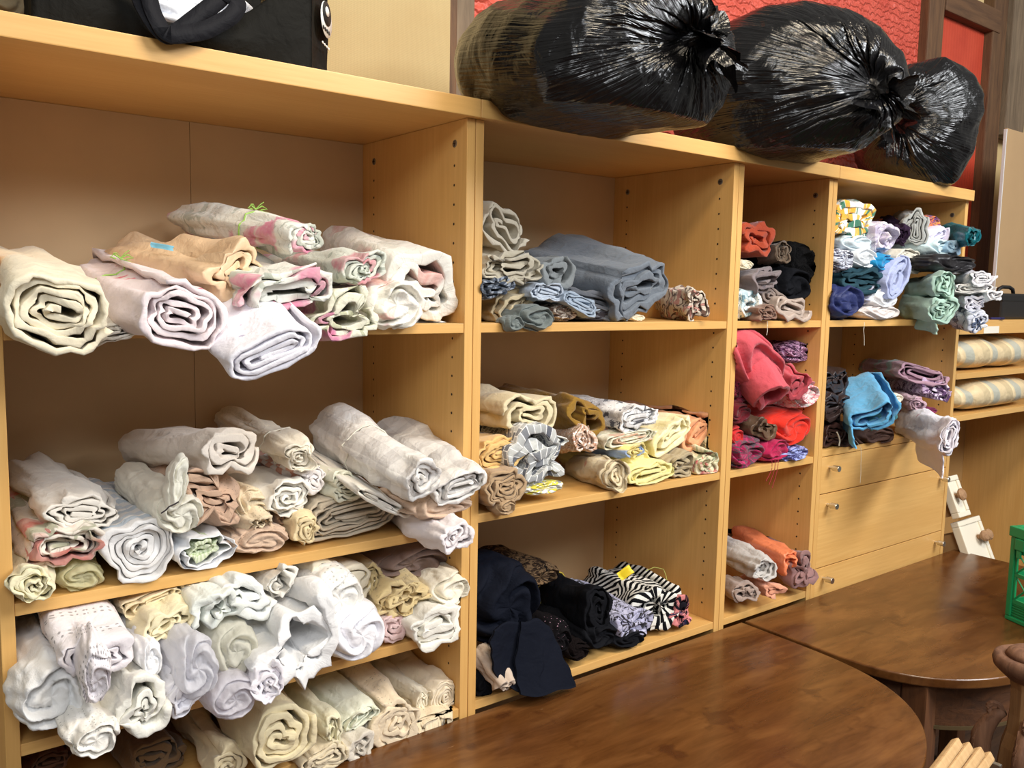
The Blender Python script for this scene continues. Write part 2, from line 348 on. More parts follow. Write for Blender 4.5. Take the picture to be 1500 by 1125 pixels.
# low shelf unit at the far end, with deep open space under it
u5 = tag(empty('low_shelf_unit', (2.5,0.2,0)), 'low beech shelf unit beyond the drawers, with two striped cushions on its shelves', 'shelf unit')
X5 = 3.05; x5a = XU[4]+0.002
MB().box(x5a,X5,0.0,DEP,1.472,1.5205,0.0015).build('top_board', bx_, u5)
for z in (1.339,1.192): MB().box(x5a,X5-TH,0.0,DEP,z-0.02,z,0.001).build('shelf', bx_, u5)
MB().box(X5-TH,X5,0.0,DEP,0.0,1.4715,0.001).build('side_panel', bz_, u5)
MB().box(2.30,X5-TH-0.001,DEP-0.003,DEP+0.004,0.1,1.47).build('back_panel', plain('ochre_backboard', (190,148,92), 0.6, noise=0.08, nscale=5), u5)
MB().box(2.262,2.296,DEP-0.03,DEP+0.004,0.1,1.17,0.002).build('back_post', plain('grey_back_post', (112,98,80), 0.7, noise=0.1), u5)

# ------------------------------------------------------------------ tables
tw = table_wood(); ta = dark_timber('mahogany_apron', (62,36,18), (108,66,34), 'x'); tl = dark_timber('mahogany_leg', (70,40,20), (116,72,38), 'z')
TZ = 0.718
def superell(cx, cy, a, b, n, t0, t1, k):
    out = []
    for i in range(k):
        t = math.radians(t0+(t1-t0)*i/(k-1)); c, s = math.cos(t), math.sin(t)
        out.append((cx+a*math.copysign(abs(c)**(2/n),c), cy+b*math.copysign(abs(s)**(2/n),s)))
    return out
yb = -0.006
out1 = [(-0.52,yb),(0.888,yb)] + superell(0.13,-0.17,0.758,0.538,2.8,0,-90,30) + superell(-0.10,-0.17,0.62,0.535,2.45,-90,-180,24)
t1 = tag(empty('hall_table', (0.2,-0.35,0)), 'polished mahogany table with a rounded end, nearest the camera in front of the shelves', 'table')
def bevel_top(pts, name, par):
    return MB().prism(pts, TZ-0.024, TZ, 0.004).build(name, tw, par)
bevel_top(out1, 'table_top', t1)
def inset(pts, d):
    cx = sum(p[0] for p in pts)/len(pts); cy = sum(p[1] for p in pts)/len(pts); o = []
    for x,y in pts:
        l = math.hypot(x-cx,y-cy); o.append((x-(x-cx)/l*d, y-(y-cy)/l*d))
    return o
MB().prism(inset(out1,0.045), TZ-0.115, TZ-0.0245).build('apron', ta, t1)
for x,y in ((0.70,-0.50),(0.74,-0.10),(-0.45,-0.5),(-0.45,-0.1)): MB().box(x-0.03,x+0.03,y-0.03,y+0.03,0.0,TZ-0.1155,0.004).build('leg', tl, t1)
out2 = [(0.903,yb),(2.07,yb)] + superell(1.487,-0.21,0.584,0.405,2.9,0,-180,48)
t2 = tag(empty('hall_table', (1.46,-0.3,0)), 'polished mahogany table with a bowed front, far one, in front of the drawers', 'table')
bevel_top(out2, 'table_top', t2)
MB().prism(inset(out2,0.05), TZ-0.13, TZ-0.0245).build('apron', ta, t2)
brass = plain('worn_brass_bead', (150,134,100), 0.35, 0.8)
MB().prism(inset(out2,0.046), TZ-0.139, TZ-0.1305).build('bead_strip', brass, t2)
for px in (1390, ): 
    p = atz(px,1040,0.60)
for x,y in ((1.0,-0.44),(1.92,-0.44),(0.97,-0.10),(1.95,-0.10)): MB().box(x-0.03,x+0.03,y-0.032,y+0.03,0.0,TZ-0.0255,0.004).build('leg', tl, t2)

# ------------------------------------------------------------------ cloth generators
def folds(P, rng, freq=1.0, n=5):
    """fold noise with puffed tops and tight valleys, numpy, about -0.5..0.5; P (...,3)"""
    out = np.zeros(P.shape[:-1]); tot = 0
    for k in range(n):
        f = freq*(1.0+0.75*k); d = rng.normal(size=3); d /= np.linalg.norm(d); e = rng.normal(size=3); e /= np.linalg.norm(e)
        ph, p2 = rng.uniform(0,6.28,2); a = 1.0/(1+0.55*k)
        w_ = np.sin((P@e)*f*0.7+p2)
        out += a*(2*np.abs(np.sin((P@d)*f+ph+1.1*w_))-1.25); tot += a
    return out/tot*0.5
CL = {}   # current shelf bay: x0,x1,z0,z1 for cloth to settle against
def settle(V, lay=None):
    """cloth inside the bay rests on the shelf and against the panels"""
    if not CL: return V
    ins = V[:,1] > -0.004
    e = 0.0012 if lay is None else 0.0012+0.006*(1-lay)
    z = V[:,2]; V[:,2] = np.where(ins, np.maximum(z, CL['z0']+e), z)
    V[:,2] = np.where(ins, np.minimum(V[:,2], CL['z1']-0.002), V[:,2])
    V[:,0] = np.where(ins, np.clip(V[:,0], CL['x0']+0.0015, CL['x1']-0.0015), V[:,0])
    V[:,1] = np.minimum(V[:,1], DEP-0.006)
    # what hangs out over the edge may not cut back into the shelf board or the panel fronts
    fr = (~ins) & (V[:,1] > -0.03)
    return V
def frame(F, d):
    d = d/np.linalg.norm(d); u = np.cross(-d, np.array([0,0,1.0])); u /= np.linalg.norm(u); w_ = np.cross(u, -d)
    return d, u, w_
def axes(px, py, Y, L, yaw, pitch, back):
    F = at(px, py, Y)
    if back is not None:
        B = at(*back); d = F-B; L = np.linalg.norm(d); d = d/L
    else:
        a, p = math.radians(yaw), math.radians(pitch); d = np.array([math.sin(a)*math.cos(p), -math.cos(a)*math.cos(p), -math.sin(p)])
    if CL: L = min(L, (DEP-0.012-F[1])/max(0.2,-d[1]))
    return F, d, L
def px2m(F, v):   # pixels per metre along v at F
    return np.linalg.norm(pj(F+v*0.01)-pj(F-v*0.01))/0.02

def roll(name, px, py, hw, hh, Y, L, mat, yaw=0, pitch=0, back=None, rot=0, turns=3.5, th=0.8, crease=0.05, wr=0.02, taper=1.0, core=0.05, ef=0.010, cone=0.0, droop=0.0, seed=0, cinch=None, spin=None, square=0.0):
    rng = np.random.default_rng(seed)
    F, d, L = axes(px, py, Y, L, yaw, pitch, back); d, u, w_ = frame(F, d)
    hx = hw/px2m(F, u); hz = hh/px2m(F, w_)
    if hx >= hz: b, a, swap = hz, hx-hz, False
    else: b, a, swap = hx, hz-hx, True
    R = math.radians(rot); ca, sa = math.cos(R), math.sin(R)
    turns = turns*(1.3 if turns > 1.9 else 1.1); n = int(turns*36)+1; s = np.linspace(0,1,n); th0 = rng.uniform(0,6.28) if spin is None else math.radians(spin)
    T = th0+2*math.pi*turns*(s-1)
    pitch_ = (1-core)/turns; tt = pitch_*th
    rho = core+(1-core-pitch_*0.5*th)*s
    inner = 1+2.0*(1-s)**1.2
    g = np.zeros(n)
    for k in range(2,9):
        A = rng.normal()/(k**0.75); p0 = rng.uniform(0,6.28); g += A*np.cos(k*T+p0+0.9*(1-s)*math.sin(p0*3))
    g /= 1.6; kink = np.zeros(n)
    for k in (3,5,4):
        p0 = rng.uniform(0,6.28); kink += (np.abs(np.sin(k*T/2+p0+1.3*(1-s)))-0.64)*rng.uniform(0.4,1.0)
    wob = np.zeros(n)
    for k in range(1,7): wob += rng.normal()/(0.7+0.3*k)*np.sin((k+0.37)*T*0.9+rng.uniform(0,6.28))
    rho = rho*(1+crease*inner*(g+0.8*kink))+pitch_*0.22*wob*np.clip(s*6,0,1)*np.clip((1-s)*turns*1.2,0.15,1)
    vst = np.array([0.0,0.0012,0.004,0.010,0.022,0.042,0.075,0.12,0.18,0.27,0.38,0.52,0.68,0.84,0.95,1.0])
    M = len(vst); sat = lambda c: np.tanh(2.4*c)/math.tanh(2.4)
    lay = s; deep = np.where(s > 1-1.12/turns, L, np.minimum(L, 0.10+0.05*s))
    e0 = np.zeros(n)
    for k in range(1,6): e0 += rng.normal()*np.sin(k*T*0.5+rng.uniform(0,6.28)+2*s*k)/k
    e0 = ef*e0*0.6+cone*(s-1)
    V = np.zeros((2,M,n,3)); UV = np.zeros((2,M,n,2))
    arc = np.concatenate([[0],np.cumsum(np.hypot(np.diff(a*(0.52+0.48*s)*sat(np.cos(T))+b*rho*np.cos(T)),np.diff(b*rho*np.sin(T))))])
    uoff = 0.137*(seed%11)+0.011; frng = [np.random.default_rng(seed+11), np.random.default_rng(seed+11)]
    for sd in (0,1):
        for j,v in enumerate(vst):
            ax = np.minimum(v*L, v*deep) if j else np.zeros(n)
            ax = v*deep
            tk = tt*(0.25 if j == 0 else 0.7 if j == 1 else 0.95 if j == 2 else 1.0)
            r = rho+(tk/2 if sd == 0 else -tk/2)
            cx = np.cos(T); cz = np.sin(T)
            sc = 1+(taper-1)*ax/L
            if j >= M-3: sc = sc*(1,0.93,0.8)[j-(M-3)]
            if cinch is not None: sc = sc*(1-0.17*np.exp(-((ax-cinch*L)/0.025)**2))
            x = a*(0.52+0.48*s)*sat(cx)+b*r*cx; z = b*r*cz
            if swap: x, z = -z, x
            x, z = x*sc, z*sc
            x, z = x*ca-z*sa, x*sa+z*ca
            V[sd,j] = F-d*(ax+e0*np.exp(-ax/0.05))[:,None]+u*x[:,None]+w_*z[:,None]
            UV[sd,j,:,0] = arc; UV[sd,j,:,1] = ax+uoff
            if droop: V[sd,j,:,2] -= droop*np.clip(1-ax/0.14,0,1)**2
            # wrinkles: same field for both faces so the sheet keeps its thickness
        P = V[sd].reshape(-1,3)
    rr = np.random.default_rng(seed+5)
    if wr:
        P = V.reshape(-1,3); loc = np.stack([(P-F)@u,((P-F)@d)*0.45,(P-F)@w_],-1)
        f1 = folds(loc, rr, 1.0/max(b,0.012), 5)+0.55*folds(loc*np.array([1,0.55,1]), rr, 2.6/max(b,0.012), 4); ctr = ((P-F)@u)[:,None]*u+((P-F)@w_)[:,None]*w_
        ln = np.linalg.norm(ctr,axis=1,keepdims=True)+1e-6
        P = P+ctr/ln*(f1*(wr*1.3+0.006)*min(1.0,b/0.03))[:,None]*np.minimum(1,ln/(b*0.8))
        V = P.reshape(2,M,n,3)
    V2 = settle(V.reshape(-1,3).copy(), np.tile(lay,2*M)); idx = np.arange(2*M*n).reshape(2,M,n); Q = []
    def quads(a0,b0,c0,d0): Q.append(np.stack([a0.ravel(),b0.ravel(),c0.ravel(),d0.ravel()],-1))
    o, i = idx[0], idx[1]
    quads(o[:-1,:-1],o[:-1,1:],o[1:,1:],o[1:,:-1]); quads(i[:-1,1:],i[:-1,:-1],i[1:,:-1],i[1:,1:])
    quads(i[0,:-1],i[0,1:],o[0,1:],o[0,:-1]); quads(o[-1,:-1],o[-1,1:],i[-1,1:],i[-1,:-1])
    quads(o[:-1,-1],i[:-1,-1],i[1:,-1],o[1:,-1]); quads(i[:-1,0],o[:-1,0],o[1:,0],i[1:,0])
    m1 = max(2,n-37); ctr = V2[idx[0,-1,m1:]].mean(0); VV = np.vstack([V2, ctr]); ci = len(V2)
    bk = idx[0,-1,m1:]; tr = np.stack([bk[:-1], np.full(len(bk)-1,ci), bk[1:]],-1)
    ob = mk(name, VV, np.vstack(Q), mat, uv=np.vstack([UV.reshape(-1,2),[0,0]]), tris=tr)
    ob['_f'] = 0; del ob['_f']
    info = dict(F=F,d=d,u=u,w=w_,hx=hx,hz=hz,L=L,outer=V2.reshape(2,M,n,3)[0][:,m1:],vst=vst)
    return ob, info

def bundle(name, px, py, hw, hh, Y, L, mat, yaw=0, pitch=0, back=None, rot=0, amp=0.16, lobes=7, swirl=1.2, blunt=0.5, seed=0, dent=0.35, fr=1.0, fine=0.05, pole=(0,0)):
    """gathered or crumpled cloth: lengthwise folds drawn together at the front end"""
    rng = np.random.default_rng(seed)
    F, d, L = axes(px, py, Y, L, yaw, pitch, back); d, u, w_ = frame(F, d)
    hx = hw/px2m(F, u); hz = hh/px2m(F, w_); R = math.radians(rot); ca, sa = math.cos(R), math.sin(R)
    NP, NT_ = 96, 52; ph = np.linspace(0,2*math.pi,NP,endpoint=False); t = np.linspace(0,1,NT_)
    PH, TT = np.meshgrid(ph, t); 
    rad = np.where(TT < 0.5, np.sin(math.pi*np.clip(TT,0,0.5))**blunt, 1-0.25*(TT-0.5)*2)
    rad = np.where(TT > 0.9, rad*np.sqrt(np.clip((1-TT)/0.1,0,1)), rad)
    axd = np.where(TT < 0.5, (1-np.cos(math.pi*TT))*0.5*min(hx,hz)*1.1*2, 0); m = 1.1*min(hx,hz)
    axd = np.where(TT < 0.5, (1-np.cos(math.pi*TT))*m, m+(TT-0.5)*2*max(L-m,0.02))
    warp = 0.7*np.sin(2*PH+rng.uniform(0,6.28)+2.5*rad)+0.5*np.sin(3*PH+rng.uniform(0,6.28)-3*rad)
    f = np.zeros_like(PH)
    for k in range(3):
        p0, p1 = rng.uniform(0,6.28,2); kk = max(2,int(lobes*0.7)+[0,3,-1][k]); f += (2*np.abs(np.sin(kk*PH/2+p0+1.2*np.sin(2*PH+p1+5*TT)))-1.25)*[0.4,0.25,0.25][k]
    na = int(rng.integers(1,3))*2; coil = 2*np.abs(np.sin(na*PH/2+math.pi*(1.6+swirl*0.8)*rad+warp+rng.uniform(0,3)))-1.2
    body = np.clip((TT-0.25)*3,0,1)
    x = hx*rad*np.cos(PH)*(1+amp*0.7*f*body); z = hz*rad*np.sin(PH)*(1+amp*0.7*f*body)
    x = x+hx*pole[0]*(1-np.clip(TT*2,0,1))**1.0; z = z+hz*pole[1]*(1-np.clip(TT*2,0,1))
    axd = axd+dent*0.4*m*np.exp(-(TT/0.12)**2)-(0.10+0.9*amp)*m*coil*np.exp(-(TT/0.38)**4)*np.clip(TT*9,0,1)
    x, z = x*ca-z*sa, x*sa+z*ca
    V = F[None,None]-d*axd[...,None]+u*x[...,None]+w_*z[...,None]
    P = V.reshape(-1,3); q = (P-F); s0 = max(hx,hz)
    ctr = (q@u)[:,None]*u+(q@w_)[:,None]*w_+d[None]*(s0*0.35*(1-TT.ravel()))[:,None]; ctr /= (np.linalg.norm(ctr,axis=1,keepdims=True)+1e-6)
    q2 = np.stack([q@u, (q@d)*0.6, q@w_],-1)
    P = P+ctr*(folds(q2, rng, fr*1.7/s0, 5)*amp*s0*1.25+folds(q2, rng, fr*4.5/s0, 4)*fine*s0*1.6+folds(q2, rng, fr*11/s0, 4)*fine*s0*0.5)[:,None]
    P = settle(P); idx = np.arange(NP*NT_).reshape(NT_,NP); nx = np.roll(idx,-1,1)
    Q = np.stack([idx[:-1],idx[1:],nx[1:],nx[:-1]],-1).reshape(-1,4)
    uv = np.stack([PH*s0, -axd],-1).reshape(-1,2)
    ob = mk(name, P, Q, mat, uv=uv)
    return ob, dict(F=F,d=d,u=u,w=w_,hx=hx,hz=hz,L=L)

def sheet(name, corners, mat, parent=None, nx=22, ny=22, wav=0.006, nw=2.5, thick=0.0025, seed=0, curl=0.0, label=None, rnd=0.55):
    """loose flap of cloth through four corner points (tl, tr, br, bl)"""
    rng = np.random.default_rng(seed); tl, tr, br, bl = [np.asarray(c,float) for c in corners]
    s, t = np.meshgrid(np.linspace(0,1,nx), np.linspace(0,1,ny))
    s_, t_ = 2*s-1, 2*t-1; s0, t0 = s, t; s = 0.5+0.5*s_*np.sqrt(1-rnd*t_**2/2); t = 0.5+0.5*t_*np.sqrt(1-rnd*s_**2/2)
    s = s+0.02*np.sin(9*t0+seed)+0.015*np.sin(21*t0+seed*2); t = t+0.025*np.sin(8*s0+seed*3)
    P = (tl*(1-s)[...,None]+tr*s[...,None])*(1-t)[...,None]+(bl*(1-s)[...,None]+br*s[...,None])*t[...,None]
    N = np.cross(tr-tl, bl-tl); N = N/np.linalg.norm(N)
    if N@(CAM-tl) < 0: N = -N
    h = wav*(np.sin(s*nw*6.28+rng.uniform(0,6)+1.5*t)*(0.35+0.65*t)+0.6*np.sin(t*nw*4+rng.uniform(0,6)+s*3))+curl*np.maximum(0,t-0.75)**2*16
    A = P+N*h[...,None]; B = A-N*thick; n = nx*ny; V = np.vstack([A.reshape(-1,3),B.reshape(-1,3)])
    idx = np.arange(n).reshape(ny,nx); Q = [np.stack([idx[:-1,:-1],idx[1:,:-1],idx[1:,1:],idx[:-1,1:]],-1).reshape(-1,4)]; Q.append(Q[0][:,::-1]+n)
    for e in (idx[0],idx[-1],idx[:,0],idx[:,-1]): Q.append(np.stack([e[:-1],e[1:],e[1:]+n,e[:-1]+n],-1))
    L1 = np.linalg.norm(tr-tl); L2 = np.linalg.norm(bl-tl); uv = np.stack([s*L1,t*L2],-1).reshape(-1,2)
    org = None
    if parent is not None: org = np.array(wloc(parent))
    o = mk(name, V, np.vstack(Q), mat, parent, uv=np.vstack([uv,uv]), origin=org)
    if label: o['label'] = label
    return o
string_m = {}
def tie(ob, info, frac, mat, r=0.0016, bow=True, label=None, seed=0):
    """string or ribbon knotted round a roll"""
    j = int(np.argmin(np.abs(info['vst']-frac))); ring = info['outer'][j]; c = ring.mean(0)
    pts = [tuple(c+(p-c)*1.035) for p in ring[::2]]; b = MB().tube(pts+[pts[0]], r, 5)
    if bow:
        k = int(np.argmax(ring[:,2])); p = c+(ring[k]-c)*1.04
        for sg in (-1,1):
            b.tube([tuple(p), tuple(p+np.array([sg*0.010,-0.004,0.006])), tuple(p+np.array([sg*0.017,-0.010,0.001])), tuple(p+np.array([sg*0.008,-0.004,-0.001]))], r*0.9, 5)
            b.tube([tuple(p), tuple(p+np.array([sg*0.006,-0.005,0.008])), tuple(p+np.array([sg*0.012,-0.008,0.010+0.003*sg]))], r*0.6, 4)
    o = b.build('tie_string', mat, ob); 
    if label: o['label'] = label
    return o
def thread(par, pts, mat, r=0.0007, name='loose_thread'):
    P = [np.asarray(p,float) for p in pts]; q = []
    for a,b_ in zip(P,P[1:]):
        for k in range(5): q.append(tuple(a+(b_-a)*k/5+np.array([0.0015*math.sin(7*k),0,0])))
    q.append(tuple(P[-1])); return MB().tube(q, r, 5).build(name, mat, par)

def part_bundle(par, name, *a, **k):
    """a gathered fold that belongs to another cloth"""
    o, info = bundle(name, *a, **k); o.parent = par; o.location = o.location-par.location; return o

# ------------------------------------------------------------------ the fabrics
GRP = ''
CNT = [100]
def bay(u, z0, z1, group):
    global GRP
    CL.clear(); CL.update(x0=XU[u]+TH, x1=XU[u+1]-TH, z0=z0, z1=z1); GRP = group
NAMES = {'R':'fabric_roll','F':'folded_fabric','B':'fabric_bundle'}
def I(k, px, py, hw, hh, Y, mat, label, L=0.34, **o):
    CNT[0] += 1; o.setdefault('seed', CNT[0])
    if Y is None: Y = float(np.clip(atz(px, py+hh, CL['z0'])[1], -0.02, 0.3))
    if k == 'F':
        o.setdefault('turns', 2.6); o.setdefault('crease', 0.04); o.setdefault('core', 0.05); o.setdefault('spin', 15); o.setdefault('ef', 0.006); o.setdefault('th', 0.78)
    f = bundle if k == 'B' else roll
    ob, info = f(NAMES[k], px, py, hw, hh, Y, L, mat, **o)
    tag(ob, label, 'fabric', GRP); return ob, info
def tagpaper(par, px, py, Y, w_, h_, mat, rot=0, name='paper_tag', label=None):
    p = at(px,py,Y); s = 1/px2m(p, RT); a = math.radians(rot); rx = RT*math.cos(a)+UP*math.sin(a); ux = -RT*math.sin(a)+UP*math.cos(a)
    ux = ux*0.75-FW*0.25*0-np.array([0,0.5,0])*0
    c = [p-rx*w_*s+ux*h_*s, p+rx*w_*s+ux*h_*s, p+rx*w_*s-ux*h_*s, p-rx*w_*s-ux*h_*s]
    return sheet(name, c, mat, par, 5, 5, 0.0012, 1.0, 0.0006, label=label, rnd=0.0)
cream = cloth('plain',(232,222,196)); cream2 = cloth('plain',(238,230,210)); ivory = cloth('plain',(240,236,226)); white = cloth('plain',(244,244,246)); whiteS = cloth('plain',(248,247,252), rough=0.45)
offw = cloth('plain',(232,226,216)); beige = cloth('plain',(206,192,164)); lilacw = cloth('plain',(240,236,242)); sheerw = cloth('plain',(242,242,248), sheer=0.14, weave=0.4, rough=0.6); crin = cloth('plain',(240,240,240), weave=2.5)
lacew = cloth('lace',(240,236,228)); lacec = cloth('lace',(226,208,176)); laceb = cloth('lace',(206,178,154)); eyel = cloth('eyelet',(240,234,238))
green_s = plain('green_ribbon',(150,190,90),0.6); white_s = plain('white_string',(226,222,206),0.7); yel_s = plain('yellow_tape',(206,180,50),0.5)
blackf = cloth('plain',(16,17,22), weave=0.6); navyblk = cloth('plain',(14,18,30), weave=0.6)

def side_flap(o, f, mat, back, front, su, sw, drop, seed):
    """loose edge of a roll hanging from its side, from `back` to `front` metres behind the end"""
    e = f['F']+f['u']*f['hx']*su+f['w']*f['hz']*sw; a = e-f['d']*back; b = e-f['d']*front; dr = np.array(drop)
    return sheet('hanging_flap',[a+np.array([0,0,0.01]),b+np.array([0,0,0.01]),b+dr,a+dr*0.8],mat,o,24,20,0.007,1.1,0.004,seed=seed,rnd=0.3)
# --- first cabinet, upper shelf
bay(0, 1.5238, 1.915, 'pale furnishing fabrics on the upper shelf of the nearest cabinet')
o,f = I('R',92,458,90,58,-0.13, cream,'big cream cotton roll at the far left of the upper shelf', L=0.48, pitch=7, turns=3.6, crease=0.065, wr=0.02, rot=-8, ef=0.012, taper=1.12)
I('F',160,488,42,17,-0.05, ivory,'white cloth end hanging out beneath the big cream roll', L=0.30, pitch=6, rot=12)
o,f = I('R',264,462,74,52,-0.13, cloth('sprig',(238,224,226),(222,110,130),(214,170,180),sc=0.6),'pale pink roll with small pink rosebuds beside the big cream roll', L=0.46, pitch=6, turns=3.2, crease=0.085, rot=-14, th=0.66)
tie(o,f,0.52,green_s,label='green ribbon')
o,f = I('R',345,398,46,37,-0.02, cloth('plain',(226,196,158),rough=0.5),'peach satin roll lying across the pink rosebud roll', back=(185,372,0.30), turns=2.2, crease=0.12, rot=38, wr=0.035, taper=0.8)
tagpaper(o,237,361,0.10,17,5,plain('blue_paper',(110,170,190),0.6),-10,label='small blue paper tag')
fl1 = cloth('floral',(226,226,216),(214,120,152),(150,158,142),sc=0.75)
o,f = I('R',453,346,27,28,-0.02, fl1,'topmost floral roll with pink blooms and grey-green leaves, green ribbon round it', back=(275,325,0.34), turns=3.3, crease=0.07, taper=1.2)
tie(o,f,0.38,green_s,label='green ribbon')
I('F',428,426,70,36,-0.10, fl1,'wide floral roll loosely wound, in the middle of the upper shelf pile', L=0.42, pitch=5, turns=2.1, crease=0.10, spin=200, rot=8, wr=0.03)
I('R',535,394,29,29,-0.02, cloth('floral',(214,218,206),(206,128,140),(140,150,136),sc=0.9),'small tight floral roll in grey-green, right of the floral pile', L=0.38, turns=4, crease=0.06, yaw=6)
I('F',502,464,52,33,-0.05, cloth('floral',(228,226,206),(196,110,150),(166,172,134),sc=0.8),'flattened floral roll resting on the shelf edge beneath the small tight one', L=0.36, turns=2.3, crease=0.12, rot=6, wr=0.03)
o,f = I('F',400,517,78,30,-0.20, cloth('sprig',(244,242,250),(186,180,206),(200,190,210),sc=1.2),'white dotted cloth folded flat and hanging forward off the upper shelf', L=0.5, pitch=15, yaw=-4, rot=24, turns=2.6, crease=0.02, wr=0.006, th=0.8)
cur = cloth('floral',(242,238,228),(214,150,140),(210,206,190),sc=0.55)
I('R',618,430,66,58,0.015, cur,'big cream rose-print curtain bundle against the right panel of the upper shelf', back=(505,375,0.34), turns=2.2, crease=0.07, wr=0.03, rot=-26)
I('B',585,447,45,40,-0.035, cur,'crumpled rose-print curtain end in front of the big curtain bundle', L=0.3, amp=0.22, lobes=6)
I('F',20,402,36,16,0.10, cloth('plain',(214,198,160)),'old cream cloth behind the big cream roll on the far left', L=0.25)

# --- first cabinet, second shelf
bay(0, 1.1218, 1.503, 'cream and white fabrics on the second shelf of the nearest cabinet')
o,f = I('R',97,800,60,31,-0.005, cloth('floral',(236,226,212),(190,70,60),(120,130,84),sc=0.5),'cream roll with a red rose print against the left panel', L=0.36, turns=4, crease=0.05, spin=150)
I('R',52,858,34,28,-0.03, cloth('plain',(240,232,196)),'small ivory roll at the left end of the second shelf', L=0.3, turns=4.5, crease=0.03)
I('B',122,848,36,20,0.0, cloth('plain',(238,232,190),sheer=0.1),'pale yellow net scrunched beneath the red rose roll', L=0.3, amp=0.24, lobes=9)
I('F',120,752,62,30,0.01, offw,'cream sheet roll lying on top of the red rose roll', L=0.38, turns=2.6, crease=0.09, rot=-10, wr=0.02)
I('R',203,804,54,50,-0.005, cloth('stripey',(232,230,228),(196,208,220),(206,214,224),sc=1.6),'round roll of blue and white striped ticking', L=0.38, turns=4.3, crease=0.055, th=0.78)
o,f = I('R',340,663,47,37,0.0, cloth('plain',(226,216,204)),'long greyish-white roll lying across the top of the second shelf pile', back=(205,655,0.32), turns=2.4, crease=0.09, rot=-12, taper=0.95, spin=20)
tagpaper(o,252,634,0.20,18,5,plain('brown_paper',(140,104,60),0.7),14,label='brown paper tag')
o,f = I('B',268,757,36,32,-0.02, cloth('plain',(234,230,214)),'white twill bundle with a dark selvedge line, drooping between the rolls', back=(178,690,0.28), amp=0.22, lobes=5)
part_bundle(o,'upturned_fold',264,706,15,42,-0.03,0.06,cloth('plain',(234,230,214)),amp=0.2,lobes=4,seed=41,rot=-16,pitch=-10)
thread(o,[at(236,752,-0.045),at(248,742,-0.052),at(262,735,-0.056)],plain('dark_selvedge',(60,52,56),0.8),0.0012,'selvedge_line')
I('R',314,730,45,33,0.0, cloth('lace',(206,172,146)),'pinkish-beige crinkled roll in the centre of the second shelf', L=0.32, turns=3.4, crease=0.12, wr=0.05)
o,f = I('F',298,805,46,26,-0.008, white,'white folded cloth open at the end, holding a green gingham piece', L=0.33, turns=1.4, crease=0.08, core=0.62, th=0.3)
o,f = I('F',296,804,27,15,-0.006, cloth('gingham',(226,232,206),(168,188,134),sc=8),'green gingham piece tucked inside the white folded cloth', L=0.24, turns=1.8, crease=0.05, rot=12)
I('B',372,746,25,28,0.03, lacec,'cream lace bunch right of the pinkish-beige roll', L=0.28, amp=0.2, lobes=11)
I('R',379,767,24,19,0.012, lacec,'little coil of cream lace trimming', L=0.25, turns=3.6, crease=0.12)
I('B',385,793,44,17,-0.005, laceb,'ruffled strip of beige lace lying on the shelf edge', L=0.25, amp=0.28, lobes=15)
I('R',422,731,31,25,0.03, ivory,'plain white roll in the middle of the second shelf', L=0.36, turns=4, crease=0.05)
o,f = I('R',440,669,25,23,0.03, cloth('plain',(238,230,212)),'cream towelling roll tied with string', L=0.36, turns=5, crease=0.03, pitch=4); tie(o,f,0.27,white_s,0.0012,False)
I('F',462,701,19,22,0.04, cloth('stripe',(240,234,232),(224,170,150),sc=0.8),'white folded piece with a pink edge under the towelling roll', L=0.3, rot=60)
I('R',505,716,23,21,0.02, cloth('plain',(234,234,214)),'slim greenish-white roll pointing out beside the checked satin', L=0.36, turns=3.4, crease=0.09, yaw=7)
I('R',454,774,21,22,0.0, cloth('plain',(236,216,172)),'small buttery yellow roll on the second shelf', L=0.25, turns=3.4, crease=0.1)
I('F',420,759,18,12,0.05, cloth('plain',(160,130,104)),'scrap of brown cloth beside the small buttery roll', L=0.2)
I('F',520,752,76,32,0.03, cloth('plain',(206,194,174)),'wide stack of greyish folded sheeting on the second shelf', L=0.34, turns=4.2, crease=0.07, wr=0.03, rot=4, th=0.6)
I('F',560,735,50,11,-0.05, ivory,'flat folded white sheet end slanting under the checked satin', L=0.34, rot=-30, pitch=8, turns=1.6)
sat = cloth('check',(246,243,238),(212,208,204),sc=0.75,rough=0.42)
o,f = I('R',617,701,33,34,-0.13, sat,'big checked white satin roll sticking out of the second shelf', back=(480,622,0.24), turns=3.0, crease=0.08, taper=1.35, cinch=0.62); tie(o,f,0.52,white_s,0.0013,False)
I('F',676,712,40,22,-0.11, sat,'flattened checked satin roll right of the big round one', back=(570,628,0.26), turns=3.2, crease=0.03, rot=14, taper=1.1)
I('F',666,786,30,27,-0.15, cloth('plain',(238,230,232)),'rolled white sheet hanging lowest off the second shelf, by the right panel', back=(582,745,0.12), turns=2.6, crease=0.09, rot=16)
I('B',655,744,46,16,-0.09, laceb,'beige lace squeezed under the flattened satin roll', L=0.2, amp=0.26, lobes=12)

